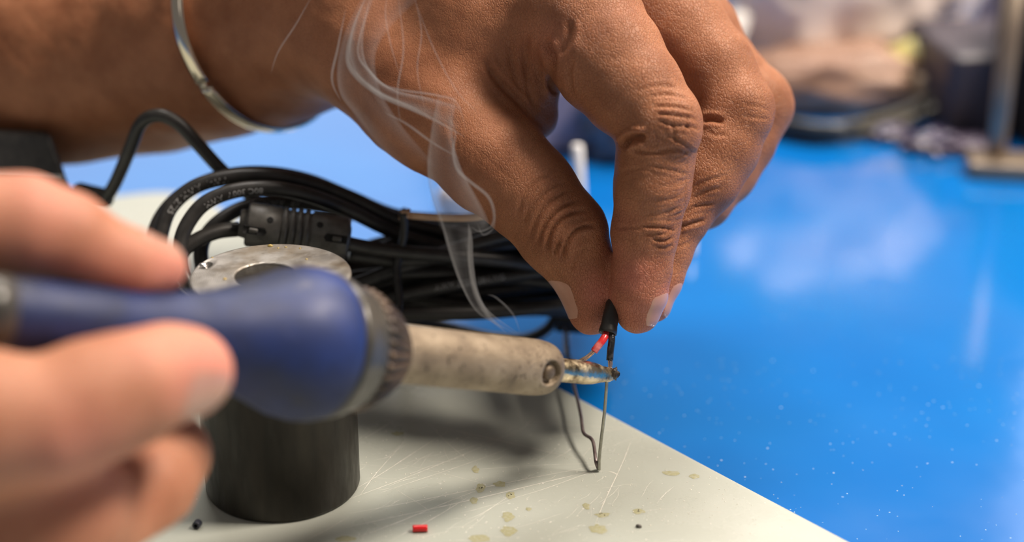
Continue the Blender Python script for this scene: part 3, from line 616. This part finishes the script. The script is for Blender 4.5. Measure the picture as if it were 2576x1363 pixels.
# pinky, ring, middle, index
chain(fld, [(1640, 20, 444, 100), (1760, 180, 440, 85), (1815, 280, 434, 76), (1770, 410, 428, 68), (1720, 500, 422, 60)], 2)
chain(fld, [(1650, -40, 420, 130), (1745, 90, 414, 112), (1815, 185, 410, 97), (1893, 268, 408, 100)], 2.4)
chain(fld, [(1893, 268, 408, 99), (1858, 350, 406, 94), (1821, 416, 404, 90), (1765, 500, 400, 76), (1705, 545, 396, 62)], 1.6)
chain(fld, [(1565, -60, 398, 150), (1700, 90, 392, 132), (1775, 170, 389, 115), (1838, 275, 386, 106)], 2.4)
chain(fld, [(1838, 275, 386, 104), (1805, 370, 385, 104), (1768, 440, 384, 97), (1705, 545, 383, 80)], 1.6)
chain(fld, [(1705, 545, 383, 78), (1682, 620, 382, 62), (1660, 700, 381, 55), (1642, 760, 380, 52)], 2)
chain(fld, [(1455, 40, 376, 158), (1530, 150, 370, 140), (1590, 225, 367, 124), (1655, 308, 365, 112)], 1.8)
chain(fld, [(1655, 318, 365, 112), (1648, 400, 366, 100), (1641, 470, 367, 97), (1622, 590, 368.5, 82)], 1.2)
chain(fld, [(1622, 590, 368.5, 80), (1614, 680, 369, 70), (1608, 740, 369.5, 66), (1606, 785, 370, 56)], 2)
fld.cone(P(1700, 300, 360), P(1712, 340, 360), 3.6, 3.6, 3.5)          # knuckle pads
fld.cone(P(1880, 255, 381), P(1890, 300, 381), 3.0, 3.0, 3.5)
V, F = fld.mesh(); V = relax(V, F, 2, .4); N = vnormals(V, F)
x, y, d = proj(V)
# fleshy undulation
und = np.array([mnoise.fractal(Vector(v*.09), 1, 2, 3) for v in V]); V = V+N*(und*.35)[:, None]
ALL = (300, 500); IDX = (340, 378); MID = (374, 396)
lines = [
 # thumb joint folds
 ([(1375, 640), (1385, 585), (1420, 545), (1475, 527)], 5, .55, ALL), ([(1352, 622), (1368, 570), (1405, 528), (1465, 500)], 5, .45, ALL), ([(1412, 660), (1425, 610), (1455, 575), (1500, 565)], 5, .6, ALL),
 ([(1394, 642), (1402, 620), (1412, 605)], 4, .4, ALL), ([(1335, 600), (1350, 550), (1385, 505), (1440, 475)], 5, .30, ALL), ([(1315, 575), (1330, 530), (1370, 485), (1420, 455)], 5, .22, ALL), ([(1300, 550), (1312, 505), (1345, 460), (1400, 435)], 5, .16, ALL),
 ([(1430, 690), (1455, 640), (1480, 620)], 5, .25, ALL),
 # index joint
 ([(1562, 372), (1590, 348), (1625, 345)], 9, 1.3, IDX), ([(1585, 372), (1640, 385), (1700, 375), (1745, 392)], 5, .35, IDX), ([(1655, 300), (1690, 315), (1730, 318), (1762, 325)], 4, .32, IDX), ([(1650, 285), (1700, 290), (1755, 300)], 4, .28, IDX),
 ([(1640, 268), (1690, 268), (1745, 278)], 4, .25, IDX), ([(1670, 335), (1700, 350), (1730, 370), (1755, 388)], 4, .3, IDX), ([(1630, 245), (1680, 238), (1735, 250)], 4, .2, IDX), ([(1690, 300), (1697, 340), (1700, 360)], 4, .22, IDX), ([(1735, 290), (1725, 310), (1740, 335)], 4, .2, IDX),
 ([(1600, 230), (1650, 215), (1710, 220)], 4, .15, IDX), ([(1645, 330), (1660, 345), (1680, 352)], 4, .2, IDX),
 ([(1560, 435), (1600, 425), (1650, 430)], 5, .15, IDX), ([(1620, 415), (1680, 425), (1735, 440)], 4, .22, IDX), ([(1640, 505), (1690, 500), (1725, 480)], 4, .2, IDX), ([(1625, 540), (1670, 535), (1712, 520)], 4, .2, IDX), ([(1660, 470), (1700, 462), (1735, 445)], 4, .18, IDX),
 ([(1545, 572), (1590, 572), (1620, 574)], 5, .18, IDX), ([(1610, 568), (1660, 572), (1700, 578)], 4, .4, IDX), ([(1640, 600), (1670, 605), (1695, 597)], 4, .4, IDX), ([(1620, 590), (1650, 590), (1690, 585)], 4, .25, IDX), ([(1650, 620), (1680, 622), (1692, 612)], 4, .25, IDX),
 # web and base of the index
 ([(1372, 95), (1385, 125), (1392, 150), (1388, 210), (1402, 240)], 9, 1.1, ALL), ([(1436, 50), (1430, 100), (1404, 140)], 9, .35, ALL), ([(1440, 150), (1432, 190), (1440, 240)], 6, .5, ALL), ([(1330, 80), (1322, 140), (1330, 220), (1350, 290)], 8, .4, ALL), ([(1280, 100), (1290, 170), (1325, 250)], 8, .3, ALL),
 ([(1215, 150), (1260, 210), (1320, 270), (1380, 340)], 9, .6, ALL),
 # middle finger folds
 ([(1765, 303), (1790, 300), (1822, 306)], 7, .55, MID), ([(1870, 262), (1900, 266), (1935, 276)], 4, .12, MID), ([(1868, 290), (1900, 296), (1940, 300)], 4, .14, MID), ([(1780, 330), (1800, 340), (1830, 338)], 5, .15, MID), ([(1740, 500), (1780, 480), (1820, 470)], 4, .25, MID),
 ([(1720, 540), (1750, 520), (1800, 512)], 4, .3, MID), ([(1712, 570), (1740, 562), (1775, 552)], 5, .5, MID), ([(1740, 470), (1790, 450), (1830, 440)], 4, .2, MID), ([(1690, 625), (1715, 618), (1738, 608)], 4, .2, MID),
]
for k in range(16):      # short fold lines on the index and on the thumb base
    a = 400+k*12; lines.append(([(1690-k*1.5, a), (1715, a-8+4*math.sin(k)), (1735-k, a-20)], 3.2, .12, IDX))
for k in range(13):
    a = 1120+k*14; lines.append(([(a, 300+k*12), (a+14, 335+k*11), (a+20, 372+k*10)], 4, .07, ALL))
V = crease(V, N, lines)
x, y, d = proj(V)
pk = pinkness(V, [(1590, 700, 60, .9), (1600, 780, 80, .6), (1550, 640, 40, .5), (1510, 740, 60, .8), (1480, 800, 60, .4), (1680, 760, 45, .9), (1380, 100, 60, .25), (1560, 560, 50, .3)])
gr = np.clip(.25+.9*np.exp(-((y-560)/120)**2)*0+ .55*np.clip((x-1100)/250, 0, 1), .15, .8)
hand = hand_obj('hand', V, F, SKIN, person, pk, gr); tag(hand, 'forearm and hand pinching the cable from above')
nail(hand, V, F, P(1622, 722, 369.3), P(1606, 812, 370), RX*.78-FW*.55, 5, ang=.85)
nail(hand, V, F, P(1672, 700, 381), P(1645, 790, 380), RX*.9-FW*.4, 4, ang=.85)
nail(hand, V, F, P(1474, 690, 376), P(1488, 795, 376), -RX*.93-FW*.30, 5, ang=.85)

# --- hand that grips the iron
fl2 = Field([P(-200, 900, 250)[0], P(300, 1500, 255)[1]-22, P(100, 1560, 262)[2]-4], [P(600, 600, 300)[0]+3, P(-150, 500, 310)[1]+10, P(0, 400, 300)[2]+8], .7)
chain(fl2, [(-240, 560, 276, 190), (-60, 574, 279, 132), (60, 570, 281, 128), (170, 598, 284, 110), (262, 645, 287, 90), (330, 664, 289, 82), (400, 672, 292, 70)], 2.5)
chain(fl2, [(-220, 1080, 262, 210), (-40, 1062, 263, 174), (110, 1062, 265, 148), (230, 1012, 269, 149), (330, 975, 272, 132), (420, 938, 277, 114), (475, 936, 280, 112)], 3.5)
chain(fl2, [(-150, 1420, 275, 180), (100, 1350, 280, 155), (240, 1300, 292, 145), (350, 1225, 298, 130), (424, 1145, 304, 110)], 3)
chain(fl2, [(-150, 1500, 285, 180), (80, 1460, 290, 140), (230, 1370, 293, 120), (330, 1290, 296, 100)], 3)
chain(fl2, [(-200, 1150, 285, 260), (-200, 1450, 290, 260)], 12)
chain(fl2, [(-260, 620, 282, 180), (-300, 900, 282, 200), (-200, 1150, 285, 240)], 8)
fl2.cone(P(-60, 1150, 275), P(180, 1250, 280), 150*275/FPX, 130*280/FPX, 7)
V, F = fl2.mesh(); V = relax(V, F, 2, .5); N = vnormals(V, F)
V = crease(V, N, [([(100, 1140), (180, 1160), (280, 1150)], 28, 1.2, ALL), ([(0, 1230), (120, 1245), (240, 1230)], 14, .6, ALL), ([(100, 690), (140, 660), (150, 620)], 14, .4, ALL), ([(380, 1105), (430, 1100), (470, 1080)], 12, .6, ALL), ([(310, 880), (360, 940), (350, 1000)], 10, .3, ALL)])
x, y, d = proj(V); pk = pinkness(V, [(540, 930, 120, 1.0), (450, 680, 110, .9), (330, 700, 140, .5), (120, 480, 140, .5), (200, 1150, 160, .5), (420, 860, 120, .4)])
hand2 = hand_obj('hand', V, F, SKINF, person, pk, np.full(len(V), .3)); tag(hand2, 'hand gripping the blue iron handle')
nail(hand2, V, F, P(335, 660, 289), P(462, 676, 293), UP*.93-FW*.2+RX*.1, 5, ang=.8)
nail(hand2, V, F, P(420, 945, 277), P(560, 950, 282), -FW*.8+RX*.2-UP*.35, 6, ang=.75)

# ------------------------------------------------------------------ bracelet round the forearm
bc = P(700, 40, 416); br = thing('bracelet', bc, 'thin polished metal bracelet hanging round the wrist', 'bracelet')
cen = P(660, 58, 431); axd = P(930, 10, 402)-P(150, 135, 428); axd /= np.linalg.norm(axd)
axb = axd+FW*-.35+UP*.03; axb /= np.linalg.norm(axb); ub = np.cross(axb, FW); ub /= np.linalg.norm(ub); vb = np.cross(axb, ub)
def bang(a0, a1, wd, th, nm, mat_):
    V = []; n = 50
    for i in range(n+1):
        a = a0+(a1-a0)*i/n; r1, r2 = 27.3, 29.5; c = cen+ub*math.cos(a)*r1+vb*math.sin(a)*r2; nr = (ub*math.cos(a)/r1+vb*math.sin(a)/r2); nr /= np.linalg.norm(nr)
        for j in range(10):
            q = 2*math.pi*j/10; V.append(c+nr*th*math.cos(q)+axb*wd*math.sin(q))
    F = [(i*10+j, i*10+(j+1) % 10, i*10+10+(j+1) % 10, i*10+10+j) for i in range(n) for j in range(10)]+[tuple(range(10)), tuple(n*10+j for j in range(10))]
    return outward(mk(nm, V, F, mat_, br))
best = min(np.linspace(0, 2*math.pi, 2000), key=lambda a: (lambda c: (proj(c)[0]-545)**2+(proj(c)[1]-192)**2+(0 if proj(c)[2] < 424 else 1e6))(cen+ub*math.cos(a)*27.3+vb*math.sin(a)*29.5))
bang(best+.03, best+math.pi, 2.1, .8, 'bangle_half', BRASS); bang(best-math.pi, best-.03, 2.1, .8, 'bangle_half', BRASS)
hc_ = cen+ub*math.cos(best)*27.3+vb*math.sin(best)*29.5; mk('hinge', *capped(lathe_geo(hc_-axb*1.3, axb, [(0, .6), (.1, .8), (2.5, .8), (2.6, .6)], 16), 16), BRASS, br)

# ------------------------------------------------------------------ small scraps on the board
def scrap(x, y, r, ln, ang, mat_, name, label, cat, rings=True):
    g = G(x, y, BZ)+[0, 0, r]; dr_ = np.array([math.cos(ang), math.sin(ang), 0])
    V, F = lathe_geo(g-dr_*ln/2, dr_, [(0, r*.55), (0, r*.95), (ln*.1, r), (ln*.9, r*1.02), (ln, r*.95), (ln, r*.55), (ln*.5, r*.5), (0, r*.55)], 18)
    return tag(mk(name, V, F, mat_), label, cat)
scrap(1057, 1336, .72, 3.1, .05, simple('bright_red_insulation', (.80, .015, .02), (.68, .02, .02), rough=.3), 'insulation_scrap', 'small red piece of wire insulation on the board', 'scrap')
scrap(497, 1327, .85, 1.5, 1.3, simple('dark_grey_insulation', (.02, .025, .035), (.05, .05, .07), rough=.35), 'insulation_scrap', 'tiny black tube scrap beside the foot of the steel cylinder', 'scrap')
V, F = lump(G(1607, 1326, BZ)+[0, 0, .3], .5, .6, 9, 2, 1.4, (1.2, .9, .7)); tag(mk('solder_crumb', V, F, simple('black_crumb', (.01, .01, .01), (.15, .13, .11), rough=.3, scale=1500)), 'tiny black crumb lying alone on the board near its right edge', 'crumb')

# ------------------------------------------------------------------ background of the bench
def rod(a, b, r, mat_, label, seg=20):
    ax = b-a; ln = np.linalg.norm(ax); V, F = capped(lathe_geo(a, ax, [(0, r*.8), (.4, r), (ln-.8, r), (ln-.2, r*.8), (ln, r*.4)], seg), seg); return tag(mk('metal_rod', V, F, mat_), label, 'rod')
CHROME = simple('white_metal_rod', (.95, .93, .90), (.88, .86, .83), rough=.3, metal=0, scale=60)
ga = G(1424, 893, 0); rod(ga, P(1426, 640, (ga-CAM)@FW+2), .75, CHROME, 'thin pale rod standing on the mat just left of the thumb tip')
gb = G(1465, 600, 0); rod(gb, P(1452, 362, (gb-CAM)@FW-8), 1.75, CHROME, 'pale metal rod seen through the gap between thumb and fingers')
gc = G(1740, 640, 0); rod(gc, P(1742, 560, (gc-CAM)@FW), 1.4, CHROME, 'short pale rod stub seen right beside the fingers')
gd = G(1795, 240, 0); rod(gd, P(1866, 28, (gd-CAM)@FW-6), 4.0, CHROME, 'bright white rod leaning behind the back of the fingers')
# crumpled clear bag
def bag_mat():
    m, nt, b = new_mat('pinkish_plastic_film'); b.inputs['Base Color'].default_value = (.95, .82, .76, 1); b.inputs['Roughness'].default_value = .16
    b.inputs['Transmission Weight'].default_value = .12; b.inputs['Subsurface Weight'].default_value = .0; b.inputs['IOR'].default_value = 1.25; return m
def crumple(c, rx, ry, rz, amp, seed, sub=5):
    bm = bmesh.new(); bmesh.ops.create_icosphere(bm, subdivisions=sub, radius=1.0); V = []
    for v in bm.verts:
        q = v.co*2.2+Vector((seed, seed*2, 0)); k = 1+amp*(abs(mnoise.noise(q))*1.4+abs(mnoise.noise(q*2.3))*.7+abs(mnoise.noise(q*5))*.3-.5); p = v.co*k; V.append([c[0]+p.x*rx, c[1]+p.y*ry, max(c[2]+p.z*rz, .3)])
    F = [tuple(x.index for x in f.verts) for f in bm.faces]; bm.free(); return np.array(V), F
c = G(2130, 255, 0); dB = (c-CAM)@FW; bag = mk('plastic_bag', *crumple(c+[0, 40, 38], 54, 36, 50, .18, 3), bag_mat()); tag(bag, 'crumpled pinkish clear plastic bag at the back of the bench', 'bag')
BR = simple('brown_paper', (.30, .17, .12), (.46, .29, .21), rough=.5, scale=40, bump=.6, bscale=60)
c = G(2090, 300, 0); tag(mk('brown_pouch', *crumple(c+[4, 16, 10], 38, 17, 13, .3, 8, 4), BR), 'brown pouch of parts lying in front of the plastic bag', 'pouch')
YEL = simple('yellow_plastic', (.72, .62, .22), (.85, .80, .35), rough=.3, scale=60)
c = G(2350, 300, 0); tag(mk('yellow_plug', *crumple(c+[0, 17, 18], 17, 8, 7, .3, 5, 4), YEL), 'blurred yellow plug on top of the beige connector', 'plug')
c = G(2300, 300, 0); tag(mk('beige_connector', *crumple(c+[0, 14, 8], 15, 12, 9, .4, 6, 4), simple('beige_plastic', (.50, .34, .20), (.62, .48, .33), rough=.35, scale=60)), 'blurred beige connector below the yellow plug', 'connector')
tag(mk('pale_fitting', *crumple(G(2380, 250, 0)+[0, 5, 9], 9, 8, 9, .3, 11, 4), simple('white_cap_plastic', (.70, .64, .58), (.8, .76, .72), rough=.3)), 'blurred whitish cap right of the beige connector', 'fitting')
# dark cables sweeping across
for i, (o1, rr_, lab) in enumerate(((0, 2.6, 'lowest dark cable sweeping across the blurred background'), (-26, 2.0, 'second dark cable above the lowest one in the background'), (-44, 1.7, 'thin topmost dark cable of the background sweep'))):
    pl = [(1850, 290, 4), (1960, 322, 3), (2090, 340, 3), (2230, 322, 3), (2350, 280, 6), (2460, 232, 14), (2620, 190, 20)]
    p = catmull([G(a, b+o1*.6+i*4*math.sin(a*.01), z+i*2) for a, b, z in pl], 8); tag(mk('background_cable', *tube_geo(p, rr_, 12), simple('olive_black_cable_%d' % i, (.05, .045, .035), (.12, .11, .085), rough=.28, scale=40)), lab, 'cable', 'dark cables sweeping behind the mat')
# sparkling bits, dark clutter
MAU = simple('mauve_grey_panel', (.16, .13, .16), (.24, .19, .21), rough=.5, scale=12)
c = G(2480, 170, 0); V, F = box_geo(c+[60, 34, 60], 190, 20, 120, .0); o = tag(mk('rear_panel', V, F, MAU, smooth=False), 'mauve-grey equipment panel behind the clutter at right', 'panel'); bevel(o, 2)
GRY = simple('warm_grey_case', (.36, .31, .31), (.44, .38, .36), rough=.45, scale=14)
c = G(1800, 60, 0); V, F = box_geo(c+[-5, 70, 50], 110, 40, 100, .1); o = tag(mk('grey_case', V, F, GRY, smooth=False), 'light grey instrument case behind the hand', 'case'); bevel(o, 4)
POST = simple('bronze_post', (.22, .17, .13), (.34, .27, .20), rough=.35, metal=.5, scale=30)
pa = G(2500, 430, 0); stt = thing('metal_stand', pa, 'brown metal stand with upright bar at right edge of the bench', 'stand')
q = P(2556, -60, (pa-CAM)@FW-30); axq = q-pa; V, F = capped(lathe_geo(pa, axq, [(0, 2.6), (1, 3.2), (np.linalg.norm(axq), 3.2)], 24), 24); mk('upright_bar', V, F, POST, stt)
V, F = box_geo(pa+[12, -4, 3], 44, 16, 6, -.15); bevel(mk('foot', V, F, POST, stt, smooth=False), 1.5)
c = G(2575, 400, 0); V, F = box_geo(c+[22, 25, 30], 40, 50, 60, .2); o = tag(mk('black_box', V, F, BLACK, smooth=False), 'black box partly cut off by the right picture edge', 'box'); bevel(o, 3)
VIO = simple('violet_film', (.04, .035, .07), (.11, .09, .15), rough=.25, scale=40)
for i, (x_, y_, r_, lab) in enumerate(((2250, 372, 8, 'violet film scrap lying nearest the dark cables'), (2370, 395, 12, 'larger violet film scrap lying left of the metal stand'), (2450, 400, 11, 'dark violet scrap tucked beside the upright bar'))):
    tag(mk('film_scrap', *crumple(G(x_, y_, 0)+[0, 8, 2], r_, r_*.7, 3.5, .5, i+20, 4), VIO if i < 2 else simple('dark_violet_film', (.05, .04, .07), (.12, .09, .14), rough=.3)), lab, 'film scrap', 'violet film scraps at the back')
c = G(2400, 345, 0); V, F = box_geo(c+[18, 26, 15], 50, 50, 30, .12); o = tag(mk('dark_case', V, F, simple('dark_plum_case', (.035, .032, .045), (.08, .065, .085), rough=.45, scale=25), smooth=False), 'low dark case between the cables and the metal stand', 'case'); bevel(o, 3)
# items behind the thumb
tag(mk('navy_plug', *crumple(G(1225, 560, 0)+[3, 6, 8], 10, 7, 9, .15, 31, 4), simple('navy_plastic', (.012, .035, .10), (.02, .06, .16), rough=.3)), 'dark navy plug just visible under the thumb base', 'plug')
tag(mk('white_clip', *crumple(G(1150, 558, 0)+[0, 2, 6], 6, 4, 6.5, .25, 33, 4), simple('pale_clip_plastic', (.72, .64, .60), (.8, .75, .72), rough=.35)), 'pale clip left of the navy plug under the thumb', 'clip')
tag(mk('dark_components', *crumple(G(1530, 440, 0)+[8, 16, 12], 16, 9, 15, .35, 35, 4), simple('dark_slate_plastic', (.05, .055, .075), (.22, .22, .25), rough=.35, scale=90)), 'dark slate component seen through the gap between thumb and index finger', 'component')
c = G(1480, 395, 0); V, F = box_geo(c+[0, 27, 12], 54, 46, 24, .05); o = tag(mk('lilac_tray', V, F, simple('lilac_grey_tray', (.27, .24, .33), (.33, .29, .38), rough=.4, scale=20), smooth=False), 'low lilac-grey tray behind the hand', 'tray'); bevel(o, 2)

# ------------------------------------------------------------------ smoke: thin curling sheets of real vapour volume
def smoke_mat(name, dens):
    m = bpy.data.materials.new(name); m.use_nodes = True; nt = m.node_tree; nt.nodes.clear()
    o = nt.nodes.new('ShaderNodeOutputMaterial'); v = nt.nodes.new('ShaderNodeVolumeScatter'); v.inputs['Color'].default_value = (.96, .96, 1.0, 1); v.inputs['Density'].default_value = dens; v.inputs['Anisotropy'].default_value = .3
    nt.links.new(v.outputs[0], o.inputs['Volume']); return m
def sheet(ca, cb, bow, th, n=48, m=14, curl=0):
    a = catmull([P(*q) for q in ca], n//(len(ca)-1)+1); b = catmull([P(*q) for q in cb], n//(len(cb)-1)+1)
    ra = np.linspace(0, 1, n); f = lambda c: np.stack([np.interp(ra, np.linspace(0, 1, len(c)), c[:, k]) for k in range(3)], 1); a, b = f(a), f(b); T = []
    for i in range(n):
        for j in range(m+1):
            t = j/m; w_ = b[i]-a[i]; p = a[i]+w_*(t+.08*math.sin(i*.2+t*3)*t*(1-t)*4)-FW*bow*math.sin(math.pi*t)*(1 if i % 1 == 0 else 1); T.append(p)
    T = np.array(T); W = m+1; tv = np.array([[th*(math.sin(math.pi*min(max(i/(n-1), .0), 1))**.6)*(.15+.85*(abs(2*j/m-1)**2))*(1 if 0 < j < m else .2)+.01 for j in range(W)] for i in range(n)]).reshape(-1)
    A_, B_ = T-FW*tv[:, None]/2, T+FW*tv[:, None]/2; k = len(T); Fq = []
    for i in range(n-1):
        for j in range(m): q = (i*W+j, i*W+j+1, (i+1)*W+j+1, (i+1)*W+j); Fq += [q, tuple(k+x for x in q[::-1])]
    rim = [j for j in range(W)]+[i*W+m for i in range(1, n)]+[(n-1)*W+j for j in range(m-1, -1, -1)]+[i*W for i in range(n-2, 0, -1)]
    Fq += [(rim[i], k+rim[i], k+rim[(i+1) % len(rim)], rim[(i+1) % len(rim)]) for i in range(len(rim))]
    return np.vstack([A_, B_]), Fq
def wisp(pl, r):
    p = catmull([P(*q) for q in pl], 10); t = np.linspace(0, 1, len(p)); rr_ = r*np.clip(np.sin(np.pi*t)**.6, .05, 1); return tube_geo(p, rr_, 8)
SD = 352
sm = thing('smoke', P(1440, 900, SD+8), 'thin white smoke curling up from the iron tip past the hand', 'smoke'); sm['kind'] = 'stuff'
def D_(l, d=SD): return [(a, b, d) for a, b in l]
s_dense, s_soft = smoke_mat('dense_vapour', 520), smoke_mat('faint_vapour', 380)
o = outward(mk('smoke_sheet', *sheet(D_([(1300, 842), (1205, 790), (1160, 720), (1130, 640), (1108, 560)]), D_([(1310, 842), (1225, 775), (1190, 700), (1183, 620), (1190, 570)], SD+2), 3, 1.6), s_soft, sm))
o = outward(mk('smoke_sheet', *sheet(D_([(1108, 580), (1085, 500), (1076, 420), (1085, 320), (1100, 240)]), D_([(1190, 590), (1230, 560), (1160, 420), (1140, 330), (1150, 240)], SD+2), 3, 1.1), s_soft, sm))
o = outward(mk('smoke_sheet', *sheet(D_([(1160, 330), (1060, 280), (960, 240), (900, 190), (878, 130), (890, 60), (930, -30)]), D_([(1165, 270), (1080, 245), (990, 225), (935, 180), (915, 130), (920, 60), (950, -30)], SD+2), 2, 1.2), s_soft, sm))
o = outward(mk('smoke_sheet', *sheet(D_([(1000, 430), (900, 300), (850, 220), (860, 100), (920, -30)]), D_([(1100, 420), (1000, 300), (950, 200), (960, 100), (1080, -30)], SD+3), 4, .6), s_soft, sm))
wl = [([(1275, 838), (1225, 790), (1195, 730), (1184, 660), (1183, 600), (1178, 560)], .55), ([(1225, 810), (1190, 770), (1160, 710), (1135, 640), (1112, 560), (1085, 480), (1076, 420), (1080, 340)], .28),
      ([(1180, 565), (1205, 582), (1235, 570), (1243, 540), (1228, 495), (1180, 455), (1150, 425), (1140, 380), (1145, 330), (1120, 280)], .32), ([(1170, 345), (1100, 305), (1040, 275), (960, 240), (900, 195), (875, 150), (885, 80), (915, 0)], .5),
      ([(1160, 400), (1090, 360), (1020, 310), (960, 280)], .25), ([(860, 260), (835, 200), (850, 120), (870, 20)], .25), ([(1175, 340), (1150, 260), (1100, 240), (980, 220), (930, 180), (900, 130), (920, 40), (935, -20)], .25), ([(1310, 840), (1290, 790), (1250, 750), (1225, 740)], .2), ([(1200, 560), (1215, 590), (1240, 575), (1246, 545)], .2)]
wl += [([(1010, 330), (1000, 230), (1015, 120), (1000, -20)], .2), ([(1075, 300), (1050, 180), (1060, 80), (1040, -20)], .16), ([(1010, 200), (985, 120), (970, 40), (975, -20)], .16), ([(680, 190), (700, 130), (745, 60), (790, -20)], .16), ([(1210, 290), (1150, 230), (1090, 120), (1040, -10)], .15)]
for pl, r in wl: outward(mk('smoke_wisp', *wisp(D_(pl, SD-1), r*1.25), s_dense, sm))
